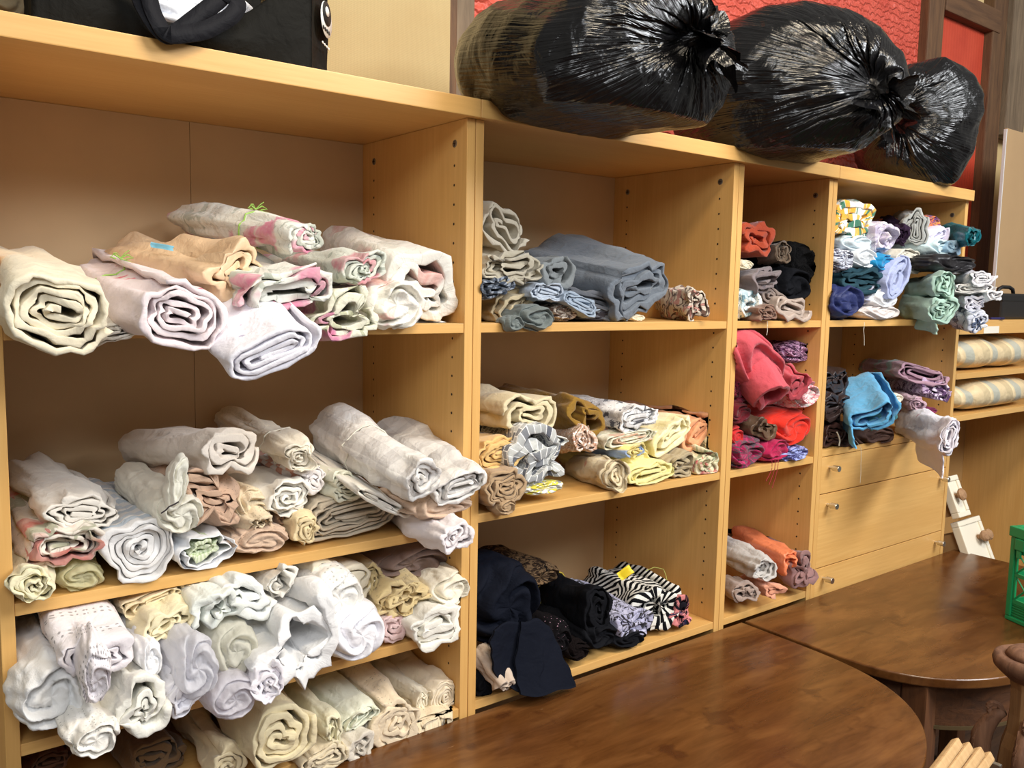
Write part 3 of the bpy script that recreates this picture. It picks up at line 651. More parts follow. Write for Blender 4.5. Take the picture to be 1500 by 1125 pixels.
# --- first cabinet, third shelf
bay(0, 0.9067, 1.102, 'white nets and laces on the third shelf of the nearest cabinet')
o,f = I('F',146,962,66,34,-0.10, eyel,'white eyelet lace cloth rolled at the left, top of the third shelf', L=0.44, pitch=8, turns=2.2, crease=0.05, rot=-16, spin=250)
part_bundle(o,'hanging_fold',144,1000,22,40,-0.15,0.10,eyel,amp=0.22,lobes=5,seed=43,pitch=20)
I('B',78,1026,54,54,-0.09, crin,'big bunch of crinkled white voile at the left panel', L=0.4, amp=0.24, lobes=6, dent=0.6)
I('B',142,1086,42,28,-0.16, lacew,'white scalloped lace drooping lowest at the left', L=0.26, amp=0.28, lobes=10)
I('R',211,1041,50,47,-0.14, cloth('plain',(240,238,228)),'thick soft white roll with an open oval end, left of the nets', L=0.44, turns=2.3, crease=0.07, wr=0.03, th=0.62, core=0.1)
I('B',224,968,18,26,-0.09, white,'small puff of white cotton between the eyelet lace and the thick roll', L=0.26, amp=0.2)
I('F',228,878,58,18,0.01, cloth('plain',(240,222,184)),'cream fringed cloth folded flat right under the second shelf', L=0.34, turns=3, crease=0.07, rot=12)
I('F',246,915,42,24,-0.05, cloth('plain',(240,228,190)),'buttery cream folded cloth beneath the fringed one', L=0.38, turns=2.4, crease=0.08, rot=16)
I('R',322,894,40,34,-0.06, cloth('plain',(238,242,234)),'loosely wound pale green-white roll', L=0.4, turns=1.9, crease=0.12, th=0.6, core=0.1)
I('F',362,876,52,34,-0.05, cloth('plain',(240,242,238)),'smooth white tube of cloth folded over, high on the third shelf', L=0.36, turns=1.8, crease=0.06, rot=-28)
I('R',410,857,24,26,-0.02, cloth('plain',(232,228,220)),'small white looped roll behind the smooth white tube', L=0.34, turns=2.2, crease=0.05, core=0.15, th=0.5)
I('F',270,1010,30,40,-0.11, cloth('plain',(243,241,247)),'white sheet with a dark hem, drooping to a point among the nets', L=0.36, turns=2.4, crease=0.1, rot=-18)
I('B',292,982,32,46,-0.13, sheerw,'knot of white organza hanging beside the thick roll', L=0.3, amp=0.26, lobes=6)
I('B',350,958,36,38,-0.08, cloth('plain',(240,238,224),sheer=0.08),'soft ivory net bundle in the centre of the nets', L=0.36, amp=0.13, lobes=8)
I('B',348,1028,40,30,-0.12, cloth('plain',(240,238,246),sheer=0.16,rough=0.5),'sheer lilac-white voile hanging lowest among the nets', L=0.34, amp=0.2, lobes=7)
I('F',394,1004,28,28,-0.12, lilacw,'pleated white cloth folded beside the sheer lilac voile', L=0.34, turns=3, crease=0.1, rot=-30)
I('R',440,950,58,64,-0.10, crin,'big crinkled white ring of cloth with a hollow centre', L=0.4, turns=1.5, crease=0.10, th=0.62, core=0.36, wr=0.06)
I('F',500,846,56,32,0.02, cloth('plain',(240,230,206)),'cream satin pair of folds high up under the second shelf', L=0.34, turns=2, crease=0.08, rot=-24, yaw=4)
I('B',502,882,40,42,-0.05, cloth('lace',(242,240,234),sc=0.6),'quilted white cloth bulging in front of the cream satin', L=0.32, amp=0.1, lobes=5, fine=0.09)
I('B',484,905,36,22,-0.03, cloth('plain',(240,232,212)),'cream quilted edge beneath the bulging quilted cloth', L=0.3, amp=0.12)
I('B',532,932,46,44,-0.07, whiteS,'bright white satin bundle with a bluish gleam', L=0.36, amp=0.09, lobes=4, fine=0.015, dent=0.1)
I('R',596,874,41,28,0.0, cloth('lace',(228,204,150)),'golden beige lace roll at the right of the third shelf', L=0.34, turns=3.4, crease=0.1, wr=0.04)
I('R',549,851,15,27,0.03, cloth('plain',(206,186,138)),'narrow tan roll standing on edge left of the mauve organza', L=0.3, turns=3.0, crease=0.07)
I('B',608,828,60,26,0.05, cloth('plain',(168,142,130),sheer=0.1),'mauve-brown organza stuffed under the second shelf', L=0.3, amp=0.26, lobes=10)
I('B',666,866,33,28,-0.01, cloth('plain',(240,232,212)),'frayed cream cloth end against the right panel', L=0.3, amp=0.18, lobes=9)
I('F',638,917,48,33,-0.03, cloth('plain',(244,240,228)),'plump white folded cloth resting at the right end of the third shelf', L=0.36, turns=2.2, crease=0.1, rot=10, wr=0.03)
I('F',577,919,21,28,0.0, cloth('stripe',(236,214,208),(226,196,192),sc=0.8),'small pale pink striped fold beside the bright white satin', L=0.3, rot=80)

# --- first cabinet, bottom
bay(0, 0.735, 0.887, 'cream cloths on the bottom of the nearest cabinet')
I('R',410,1084,54,46,-0.04, cloth('plain',(232,218,178)),'fat cream blanket roll on the bottom shelf', L=0.42, turns=3.2, crease=0.06, wr=0.02, th=0.8)
I('F',487,1074,15,28,-0.02, cloth('plain',(234,228,196)),'narrow ivory cloth folded upright next to the fat blanket roll', L=0.38, turns=2.6, spin=90)
I('F',528,1050,27,17,0.0, cloth('plain',(232,234,214)),'flat greenish-white folded cloth on the bottom shelf', L=0.38, turns=3.6, crease=0.03, rot=10)
I('R',583,1057,34,38,-0.01, cloth('lace',(232,214,184)),'thick cream lace roll near the right of the bottom shelf', L=0.38, turns=3.4, crease=0.09, wr=0.04)
I('R',622,1029,12,19,0.03, cloth('plain',(234,224,200)),'slim cream roll standing on edge beside the thick lace roll', L=0.34, turns=3.4, crease=0.04)
I('R',654,1022,22,23,0.02, cloth('plain',(236,222,196)),'round cream roll at the right end of the bottom shelf', L=0.36, turns=4.5, crease=0.05)
I('B',636,1063,38,19,-0.005, lacec,'cream lace edging under the round cream roll', L=0.3, amp=0.25, lobes=14)
I('R',526,1097,26,25,-0.02, cloth('plain',(216,208,194)),'soft greyish roll beneath the flat folded cloth', L=0.36, turns=2.6, crease=0.12)
I('F',475,1112,37,20,-0.03, cloth('plain',(224,210,180)),'cream folded cloth lying under the narrow ivory one', L=0.36, turns=2.8, crease=0.07)
I('R',334,1124,26,24,0.0, cloth('plain',(226,210,172)),'cream roll half hidden left of the fat blanket roll', L=0.36, turns=3)
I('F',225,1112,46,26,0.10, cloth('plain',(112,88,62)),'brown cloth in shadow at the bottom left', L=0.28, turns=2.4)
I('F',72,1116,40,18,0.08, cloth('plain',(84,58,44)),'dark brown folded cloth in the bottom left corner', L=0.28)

# --- second cabinet, upper shelf
bay(1, 1.5238, 1.915, 'grey and beige fabrics on the upper shelf of the second cabinet')
gb = cloth('plain',(206,196,176))
I('F',740,334,40,34,0.02, gb,'stiff greyish-cream cloth folded into a peak, top of the grey pile', L=0.34, turns=2.1, crease=0.10, rot=-28, core=0.1, th=0.5)
I('F',748,392,44,25,0.01, cloth('plain',(198,188,166)),'crumpled stone-coloured fold in the middle of the grey pile', L=0.34, turns=3, crease=0.12, wr=0.04)
I('F',728,420,28,16,0.005, cloth('print',(66,76,92),(150,158,170),(30,36,46),sc=3),'dark blue patterned fold in the left pile', L=0.3, turns=2.6, crease=0.06, rot=8)
I('R',756,447,34,25,None, cloth('plain',(206,188,152)),'flattish beige roll at the left end on the shelf', L=0.34, turns=3.0, crease=0.08, rot=14)
o,f = I('B',792,466,28,19,-0.02, cloth('plain',(112,120,118)),'slate-grey cloth crumpled on the shelf edge', L=0.26, amp=0.24)
part_bundle(o,'hanging_corner',757,474,15,13,-0.022,0.05,cloth('plain',(112,120,118)),amp=0.2,lobes=4,seed=51)
I('F',803,428,28,15,0.01, cloth('stripe',(208,216,226),(182,192,206),sc=1.6),'pale blue striped shirt cloth poking out of the grey pile', L=0.28, crease=0.1, rot=-8)
I('R',816,398,25,27,0.03, cloth('plain',(142,146,146)),'mid-grey wool fold left of the big blue-grey roll', L=0.32, turns=2.2, crease=0.08)
wool = cloth('plain',(116,124,134), weave=2.5)
I('R',942,420,44,36,0.005, wool,'big blue-grey wool blanket roll', back=(790,382,0.36), turns=2.8, crease=0.11, wr=0.04, rot=18, taper=1.15)
I('F',872,446,52,21,0.03, cloth('plain',(96,98,104),weave=2),'dark grey wool lying under the big blue-grey roll', L=0.32, crease=0.09, rot=-12)
I('F',852,444,30,14,0.005, cloth('plain',(166,180,196)),'pale blue fold under the blue-grey roll', L=0.26, crease=0.1, rot=-18)
I('B',830,458,19,13,0.02, cloth('print',(196,184,170),(96,72,60),(60,48,44),sc=2.5),'brown and cream printed scrap on the upper shelf', L=0.2)
I('B',888,462,38,9,0.03, cloth('plain',(54,50,54)),'charcoal scarf lying flat below the blue-grey roll', L=0.2, amp=0.2)
I('B',936,466,12,5,0.02, cream,'tiny cream cloth end peeping out beneath the blue-grey roll', L=0.1)
I('R',1019,447,18,25,0.0, cloth('paisley',(216,204,188),(92,66,54),(196,140,130),sc=0.9),'brown and cream paisley roll at the right of the upper shelf', back=(972,443,0.22), turns=3.2, crease=0.12)

# --- second cabinet, middle shelf
bay(1, 1.1368, 1.503, 'yellow and beige fabrics on the middle shelf of the second cabinet')
I('R',778,606,40,30,0.03, cloth('sprig',(220,206,170),(170,120,90),(196,170,130),sc=0.4),'stiff cream canvas roll on top of the yellow pile', L=0.34, turns=2.3, crease=0.08, rot=-8, core=0.1, th=0.6)
I('F',733,665,33,25,0.01, cloth('plain',(226,188,122)),'ochre yellow cloth folded at the left end', L=0.34, turns=3, crease=0.06)
o,f = I('R',743,714,33,30,-0.03, cloth('plain',(178,150,116),weave=2),'tan linen roll at the left front of the middle shelf', L=0.36, turns=4, crease=0.06)
part_bundle(o,'hanging_end',745,744,14,13,-0.035,0.06,cloth('plain',(178,150,116),weave=2),amp=0.2,lobes=5,seed=52)
I('R',795,674,40,40,0.0, cloth('tiles',(242,242,240),(96,100,112),(206,208,204),sc=2.4),'grey and white tile-print cloth crumpled in a bundle', L=0.3, turns=2.2, crease=0.16, wr=0.05)
I('B',800,716,30,10,-0.005, cloth('print',(238,238,232),(222,208,70),(120,124,134),sc=1.6),'yellow and white print edge lying under the tile-print bundle', L=0.2)
I('F',800,642,36,10,0.04, cloth('stripe',(96,100,112),(224,226,220),sc=2),'charcoal striped fold over the tile-print bundle', L=0.3, rot=-12)
I('R',862,608,32,29,0.06, cloth('plain',(146,110,36),weave=2),'mustard wool roll behind the copper lamé', L=0.3, turns=1.7, crease=0.09, core=0.14, th=0.6, wr=0.03, rot=-35)
I('R',856,643,18,23,0.03, cloth('paisley',(222,196,176),(190,140,110),(240,230,224),sc=2,rough=0.35),'shiny copper and white roll in the centre of the middle shelf', back=(818,642,0.15), turns=4, crease=0.08)
I('F',938,612,30,18,0.04, cloth('print',(206,204,204),(240,240,240),(84,84,92),sc=1.2),'grey floral fold lying on top right of the mustard wool', L=0.32, turns=2.6, crease=0.06, rot=8)
I('F',924,642,38,12,0.04, cloth('floral',(232,226,204),(206,150,120),(180,184,150),sc=1.2),'cream sprigged fold under the grey floral one', L=0.3, turns=3, rot=4)
I('R',934,660,14,11,0.02, cloth('stripex',(230,210,130),(236,222,160),(140,160,196),sc=1.0),'thin yellow roll with blue stripes', back=(866,656,0.16), turns=3)
o,f = I('R',901,697,21,25,-0.01, cloth('sprig',(222,206,172),(170,70,50),(190,160,110),sc=0.5),'cream embroidered roll with a red motif at the shelf front', back=(842,684,0.2), turns=4, crease=0.06)
I('B',938,671,20,16,0.03, cloth('lace',(240,226,160)),'pale yellow lace puff behind the folded yellow sheet', L=0.22)
I('F',955,693,35,17,None, cloth('plain',(246,234,160)),'bright lemon sheet folded on the shelf edge', L=0.28, turns=2.4, crease=0.1)
I('F',985,634,30,23,0.04, cloth('check',(242,226,164),(248,238,196),sc=0.7),'pale yellow checked cloth folded over at an angle', L=0.32, turns=2.0, crease=0.06, rot=26)
I('F',1022,632,23,22,0.05, cloth('plain',(230,166,120)),'soft orange folded cloth at the top right of the yellow pile', L=0.32, turns=2.2, crease=0.08, rot=40)
I('R',996,680,20,18,0.015, cloth('stripe',(176,160,128),(160,142,112),sc=3),'taupe striped roll on the right half of the middle shelf', L=0.3, turns=3.2, crease=0.06)
I('R',1036,679,16,20,0.005, cloth('floral',(232,222,186),(176,60,70),(70,120,80),sc=2.2),'cream roll printed with red and green flowers at the right end', L=0.28, turns=3, crease=0.1)
I('R',1042,653,11,19,0.05, cloth('paisley',(226,212,168),(190,160,110),(150,140,100),sc=2),'narrow cream patterned roll above the red and green flowered one', L=0.26)

# --- second cabinet, bottom shelf
bay(1, 0.739, 1.118, 'black fabrics on the bottom shelf of the second cabinet')
o,f = I('B',752,893,58,62,0.02, navyblk,'large heap of black wool at the left of the bottom shelf', L=0.34, amp=0.12, lobes=5, fine=0.03)
sheet('hanging_corner',[at(760,905,-0.006),at(806,910,-0.012),at(848,1008,-0.06),at(760,1024,-0.06)],navyblk,o,26,26,0.008,1.0,0.005,rnd=0.35,label='flat black corner hanging over the shelf edge')
sheet('hanging_corner',[at(712,915,-0.004),at(795,905,-0.012),at(790,1022,-0.05),at(724,1000,-0.035)],navyblk,o,26,26,0.010,1.0,0.006,seed=3,rnd=0.7,label='black fold hanging over the shelf edge')
I('R',740,1003,17,15,-0.03, cloth('plain',(204,184,166)),'small pinkish-beige roll poking out below the black wool', back=(702,950,0.05), turns=3, crease=0.1)
I('B',712,1006,18,22,0.01, blackf,'black cloth end in the lower left corner of the black shelf', L=0.2)
o,f = I('R',878,893,24,35,0.01, blackf,'smooth black roll with yellow tape round it', back=(800,868,0.26), turns=3, crease=0.06, taper=1.05); tie(o,f,0.84,yel_s,0.002,False,'yellow tape')
I('B',795,846,32,17,0.12, cloth('print',(54,40,30),(120,96,70),(20,16,14),sc=2),'brown and black lace cloth behind the smooth black roll', L=0.25)
zz = cloth('zigzag',(14,14,18),(232,230,222))
o,f = I('R',966,886,38,42,0.02, zz,'black and white zigzag knit bundle', back=(880,848,0.3), turns=1.9, crease=0.12, wr=0.035, taper=1.1)
tagpaper(o,916,839,0.07,11,9,plain('yellow_label',(236,206,30),0.5),35,label='yellow paper label')
thread(o,[at(946,836,0.09),at(958,831,0.08),at(972,834,0.06),at(977,850,0.04)],plain('green_thread',(170,176,90),0.7),0.0009)
I('R',1000,897,19,26,0.005, cloth('print',(26,24,32),(224,140,140),(40,40,70),sc=1.1),'pink, black and blue print bundle at the right end of the black shelf', L=0.24, turns=2, crease=0.16)
I('F',930,911,30,22,0.0, cloth('print',(180,180,210),(28,26,34),(200,200,226),sc=2.6),'lilac and black lace print in front of the zigzag knit', L=0.26, turns=2, crease=0.12)
I('B',928,937,26,13,-0.003, blackf,'flat black cloth under the lilac lace print', L=0.22)
I('B',824,937,21,23,0.0, cloth('sprig',(16,13,16),(190,150,170),(130,70,95),sc=4),'black cloth scattered with tiny pink flowers', L=0.24)
I('B',850,955,18,14,-0.005, cloth('fur',(22,14,14)),'black fringed yarn lying on the shelf between the black cloths', L=0.18, amp=0.25)
I('B',885,934,27,20,-0.004, blackf,'limp black cloth beneath the smooth black roll', L=0.24)

# --- third cabinet
bay(2, 1.5238, 1.915, 'rust, grey and black fabrics on the upper shelf of the narrow cabinet')
I('R',1110,352,30,34,0.03, cloth('plain',(186,74,42),weave=2),'rust-red wool roll at the top left of the narrow cabinet', L=0.32, turns=1.9, crease=0.1, core=0.1, th=0.7, wr=0.03)
I('R',1147,370,11,18,0.02, cloth('plain',(120,102,84)),'dark brown roll with paler edges beneath the rust wool', back=(1110,377,0.15), turns=4, crease=0.03)
I('B',1181,388,29,34,0.03, cloth('fur',(16,15,16)),'shaggy black fur fabric at the right of the narrow cabinet', L=0.3, amp=0.12, fine=0.1)
I('B',1167,420,27,32,0.015, blackf,'black fleece drooping in front of the shaggy fur', L=0.28, amp=0.2, lobes=4)
I('R',1122,413,20,17,0.015, cloth('plain',(130,118,120)),'grey flannel roll in the left of the narrow cabinet', L=0.3, turns=2.6, crease=0.06, rot=14)
I('R',1097,447,16,23,None, cloth('print',(186,206,214),(240,238,228),(96,128,140),sc=2),'pale blue printed roll in the lower left corner of the narrow cabinet', L=0.3, turns=2.6, crease=0.09)
I('F',1135,437,23,16,0.02, cloth('plain',(140,124,116)),'taupe fold under the grey flannel roll', L=0.28, rot=-14, crease=0.09)
I('R',1125,459,14,12,None, cloth('plain',(138,106,90)),'crumpled brown roll on the shelf edge of the narrow cabinet', L=0.24, turns=2.6, crease=0.16)
o,f = I('F',1162,452,27,19,-0.005, cloth('plain',(186,168,156),rough=0.4),'silvery taupe satin folded at the right front', L=0.3, turns=2, crease=0.1, rot=-10)
thread(o,[at(1124,470,-0.008),at(1124,480,-0.012),at(1123,491,-0.014)],white_s)
I('B',1095,388,11,8,0.03, cream,'small cream scrap beneath the rust wool roll', L=0.2)
bay(2, 1.1356, 1.503, 'pink and red fabrics on the middle shelf of the narrow cabinet')
coral = cloth('plain',(206,84,96),weave=2.5)
o,f = I('B',1122,540,50,46,-0.02, coral,'big coral-pink brushed wool bundle', L=0.34, amp=0.08, lobes=3, fine=0.015, pitch=10, rot=-30)
I('R',1133,580,22,30,-0.05, coral,'drooping sleeve-like end of coral wool under the big bundle', back=(1095,530,0.05), turns=1.6, crease=0.06, core=0.5, rot=30)
I('F',1168,566,16,20,-0.03, cloth('plain',(196,80,92),weave=2),'flat coral wool corner pointing to the pink floral end', back=(1140,545,0.06), turns=1.8, rot=-35)
I('B',1174,517,20,17,0.04, cloth('print',(60,40,60),(190,150,180),(120,70,110),sc=2.5),'purple sparkling print bundle at the top right of the pink shelf', L=0.24)
I('B',1187,577,19,23,-0.02, cloth('print',(236,222,220),(214,120,130),(190,190,180),sc=2.5),'pink and white floral end sticking out by the right panel', L=0.26, amp=0.22, lobes=10)
I('B',1087,573,17,24,0.02, cloth('print',(104,20,40),(150,40,70),(60,10,24),sc=2),'dark magenta corded cloth behind the coral wool', L=0.26)
I('B',1088,606,18,18,0.0, cloth('plain',(104,14,28)),'deep maroon cloth against the left panel', L=0.26, amp=0.1)
I('B',1167,628,31,29,0.0, cloth('plain',(220,44,24),weave=1.5),'bright red fleece bundle', L=0.3, amp=0.1, lobes=4, fine=0.02)
I('R',1118,625,17,18,0.01, cloth('plain',(110,84,62),rough=0.35),'brown satin roll between the maroon and red cloths', L=0.26, turns=2, crease=0.12)
o,f = I('B',1099,665,30,25,-0.005, cloth('print',(150,16,70),(92,70,80),(190,40,100),sc=1.4),'magenta and grey flowered velvet at the lower left of the pink shelf', L=0.28, amp=0.2)
for dx in (0,5,10): thread(o,[at(1130+dx,672,-0.02),at(1131+dx*0.8,686,-0.025),at(1122+dx*0.9,705+dx,-0.028)],plain('crimson_thread',(150,30,44),0.8),0.0009)
I('B',1140,660,22,17,0.0, cloth('lace',(176,24,76)),'magenta ribbed cloth in front of the red fleece', L=0.24, amp=0.22, lobes=12)
I('B',1169,665,22,12,-0.008, cloth('print',(56,50,110),(160,170,230),(30,26,60),sc=1.6,rough=0.3),'shiny blue and purple satin under the red fleece', L=0.22)
I('B',1081,640,11,17,0.01, cloth('plain',(206,40,40)),'strip of scarlet cloth squeezed by the left panel', L=0.24)
bay(2, 0.739, 1.117, 'rolls on the bottom shelf of the narrow cabinet')
I('R',1178,838,20,24,-0.03, cloth('plain',(156,118,116)),'mauve roll with a gathered end, furthest right on the bottom', back=(1080,785,0.30), turns=2.2, crease=0.16, wr=0.05, taper=0.8)
I('R',1158,822,15,18,-0.01, cloth('plain',(238,136,92),rough=0.35),'shiny orange roll between the white and mauve rolls', back=(1082,786,0.24), turns=2.2, crease=0.08)
I('R',1121,834,17,19,-0.02, cloth('plain',(206,202,198)),'silver-white roll at the left of the narrow bottom shelf', back=(1066,806,0.20), turns=3, crease=0.03, taper=1.35, cone=-0.03)
I('R',1135,864,16,11,-0.04, cloth('plain',(232,164,134)),'pale salmon roll lying lowest on the narrow bottom shelf', back=(1095,850,0.1), turns=1.6, crease=0.1)
I('R',1096,868,19,16,-0.02, cloth('lace',(172,152,142)),'taupe lace roll with a white fringe at the lower left', back=(1066,852,0.12), turns=2.2, crease=0.14)

# --- fourth cabinet
bay(3, 1.5238, 1.915, 'blue, white and mint fabrics on the upper shelf of the drawer cabinet')
I('R',1252,322,29,31,0.02, cloth('print',(234,238,232),(238,176,60),(60,120,96),sc=1.0),'white cloth with yellow and green flowers at the upper left corner', L=0.3, turns=2.2, crease=0.16, wr=0.05)
I('B',1264,356,25,15,0.01, cloth('plain',(214,228,234),rough=0.4),'pale ice-blue satin below the yellow-flowered cloth', L=0.26)
I('R',1299,349,17,24,0.0, cloth('print',(220,212,226),(190,180,206),(240,236,240),sc=2),'lavender-white patterned roll in the upper left group', L=0.3, turns=3, crease=0.1)
I('R',1322,344,15,18,0.01, cloth('plain',(50,34,56)),'dark aubergine roll between the lavender and grey ones', back=(1294,330,0.2), turns=2.4, crease=0.1)
I('R',1341,336,17,28,0.0, cloth('plain',(186,190,188)),'large light grey roll at the top of the drawer cabinet', back=(1316,334,0.22), turns=3.2, crease=0.05)
I('B',1367,327,16,13,0.02, cloth('print',(214,110,50),(90,50,120),(240,170,80),sc=2.5),'orange and purple print scrunched at the top', L=0.22)
I('R',1424,345,12,16,-0.12, cloth('plain',(10,104,116),rough=0.3),'teal satin roll sticking out at the top right', back=(1385,338,0.05), turns=2.4, crease=0.14)
I('F',1374,346,16,13,-0.02, cloth('plain',(226,220,240)),'lilac-white folded cloth under the orange print', L=0.26, rot=20)
I('B',1381,363,14,17,-0.05, cloth('lace',(206,228,234)),'pale aqua lace bunch beneath the lilac-white fold', L=0.26, amp=0.24)
I('F',1398,362,10,11,-0.06, cloth('plain',(166,200,226)),'small sky-blue fold next to the aqua lace', L=0.26, turns=1.6)
I('B',1360,363,11,12,0.0, cloth('plain',(104,140,160)),'dusty blue cloth scrap left of the aqua lace', L=0.22)
I('R',1333,380,20,20,-0.01, cloth('plain',(218,212,196)),'round oatmeal roll in the middle of the upper shelf', L=0.32, turns=4, crease=0.08)
I('B',1240,381,18,19,0.0, cloth('print',(206,212,226),(60,56,80),(236,238,242),sc=2),'black and white printed cloth at the left panel', L=0.26)
I('B',1270,379,22,17,0.0, cloth('plain',(214,218,222)),'pale grey lining crumpled left of the bright blue', L=0.28)
I('B',1300,386,17,16,-0.01, cloth('plain',(24,134,186)),'bright turquoise-blue cloth between grey lining and periwinkle fold', L=0.28, amp=0.12)
I('B',1363,385,14,13,-0.03, cloth('plain',(44,54,74)),'navy crumpled cloth right of the oatmeal roll', L=0.24)
I('B',1405,386,30,14,-0.10, cloth('plain',(28,26,30),rough=0.4),'black satin cloth spilling out above the white folds', L=0.3, amp=0.2, lobes=9)
I('R',1264,407,36,21,0.0, cloth('plain',(44,74,86)),'dark petrol-blue roll above the navy cloth', L=0.3, turns=2.4, crease=0.1, wr=0.04)
I('F',1315,407,20,24,-0.03, cloth('plain',(174,184,222)),'periwinkle cotton fold beneath the oatmeal roll', L=0.32, turns=2.2, crease=0.1, rot=50)
o,f = I('B',1245,442,28,29,None, cloth('plain',(24,38,96),rough=0.6),'royal navy cloth on the shelf at the left panel', L=0.28, amp=0.13)
I('B',1281,432,18,16,0.0, cloth('plain',(178,178,196)),'grey-lilac crumple between navy and white cloths', L=0.26)
I('B',1302,438,19,16,-0.02, cloth('plain',(246,246,248)),'bright white cloth fold left of the mint rolls', L=0.28, amp=0.1)
o,f = I('B',1298,457,26,12,None, cloth('plain',(232,222,218)),'off-white crumple on the shelf left of the lower mint roll', L=0.26)
thread(o,[at(1266,472,-0.01),at(1265,484,-0.014),at(1266,506,-0.014)],white_s)
mint = cloth('plain',(176,208,194))
I('R',1384,417,17,20,-0.12, mint,'upper mint-green cotton roll', back=(1338,424,0.06), turns=3.2, crease=0.08, taper=1.05)
o,f = I('R',1381,453,21,20,-0.12, mint,'lower mint-green cotton roll, resting on the shelf', back=(1332,448,0.06), turns=3.4, crease=0.09)
side_flap(o,f,mint,0.15,0.015,-0.2,-0.85,(-0.01,-0.012,-0.045),53)
I('F',1438,407,20,12,-0.15, cloth('check',(238,236,240),(196,196,206),sc=0.8),'white checked cloth folded at the far right, topmost of the white folds', back=(1395,407,0.05), turns=2.4, crease=0.08)
I('F',1428,422,30,8,-0.13, cloth('plain',(238,234,232)),'flat white fold under the checked one', back=(1392,424,0.05))
I('F',1459,432,12,10,-0.18, cloth('plain',(242,240,242)),'white roll reaching furthest to the right from the shelf', back=(1400,432,0.02), turns=1.8, th=0.6, core=0.1)
I('R',1430,445,17,11,-0.13, cloth('sprig',(226,224,236),(150,150,180),(190,190,206),sc=1.4),'small lavender sprigged roll above the plastic-wrapped one', back=(1395,440,0.05), turns=2.4)
o,f = I('R',1434,470,18,20,-0.16, cloth('print',(214,218,232),(96,110,140),(236,238,244),sc=1.0,rough=0.2),'white and slate-blue roll wrapped in clear plastic', back=(1390,460,0.02), turns=2.6, crease=0.14)

bay(3, 1.149, 1.503, 'mauve and blue fabrics on the lower shelf of the drawer cabinet')
bs = cloth('plain',(56,42,40),rough=0.35)
I('F',1223,556,19,20,0.03, bs,'shiny dark brown lining fold, top of the brown stack', L=0.3, crease=0.14, wr=0.05)
I('F',1225,594,20,20,0.02, bs,'shiny dark brown lining fold in the middle of the brown stack', L=0.3, crease=0.14, wr=0.05, turns=3)
o,f = I('F',1222,638,18,17,None, cloth('plain',(66,44,42),rough=0.35),'dark brown satin at the bottom of the brown stack, tied with white tape', L=0.26, crease=0.12)
thread(o,[at(1226,633,0.0),at(1230,644,-0.002),at(1229,653,-0.002)],white_s,0.0022,'tie_tape')
sky = cloth('plain',(98,176,222))
o,f = I('F',1284,610,44,20,-0.10, sky,'sky-blue cloth roll with a teal inside hanging over the shelf edge', back=(1248,562,0.12), rot=30, turns=1.7, crease=0.07, core=0.3, th=0.45, taper=1.0)
side_flap(o,f,sky,0.14,0.005,-0.75,-0.62,(-0.015,-0.02,-0.075),54)
I('F',1291,616,24,11,-0.095, cloth('plain',(96,160,166),rough=0.4),'teal lining showing at the end of the sky-blue roll', back=(1255,575,0.1), rot=30, turns=1.6)
mv = cloth('plain',(168,132,142))
I('F',1352,547,38,15,-0.02, cloth('stripey',(176,140,156),(170,134,150),(150,170,166),sc=0.8),'mauve folded sheet on top of the mauve pile', back=(1285,540,0.3), turns=2.4, crease=0.05, rot=-12)
I('R',1370,570,24,15,-0.05, cloth('print',(196,170,200),(90,60,100),(226,214,230),sc=1.6),'purple floral roll under the mauve sheet', back=(1310,562,0.2), turns=2.6, crease=0.1, rot=-16)
I('R',1344,592,12,11,-0.04, cloth('plain',(196,164,178)),'small mauve roll below the purple floral', back=(1290,575,0.2), turns=3)
I('B',1313,586,13,9,0.0, cream2,'cream scrap beside the small mauve roll', L=0.2)
fw = cloth('sprig',(240,236,246),(190,70,120),(150,110,150),sc=0.45)
o,f = I('R',1391,640,15,26,-0.27, fw,'white roll with pink flowers jutting far out over the drawers', back=(1322,612,0.08), turns=3.4, crease=0.05, rot=-14, taper=1.25)
side_flap(o,f,fw,0.32,0.05,-0.5,-0.5,(-0.02,-0.03,-0.10),55)
I('B',1288,640,32,14,-0.01, cloth('plain',(78,58,52)),'dark brown crumple on the shelf edge under the sky-blue cloth', L=0.26, amp=0.22)
I('B',1362,603,14,6,0.0, cloth('plain',(150,40,90)),'magenta cloth edge peeping under the purple floral', L=0.2)
th_ = I('B',1250,652,14,5,-0.003, cloth('plain',(60,44,40)),'tiny brown scrap with a long white thread hanging over the drawers', L=0.14)[0]
thread(th_,[at(1253,645,-0.012),at(1261,656,-0.012),at(1261,682,-0.012),at(1260,708,-0.012)],white_s)

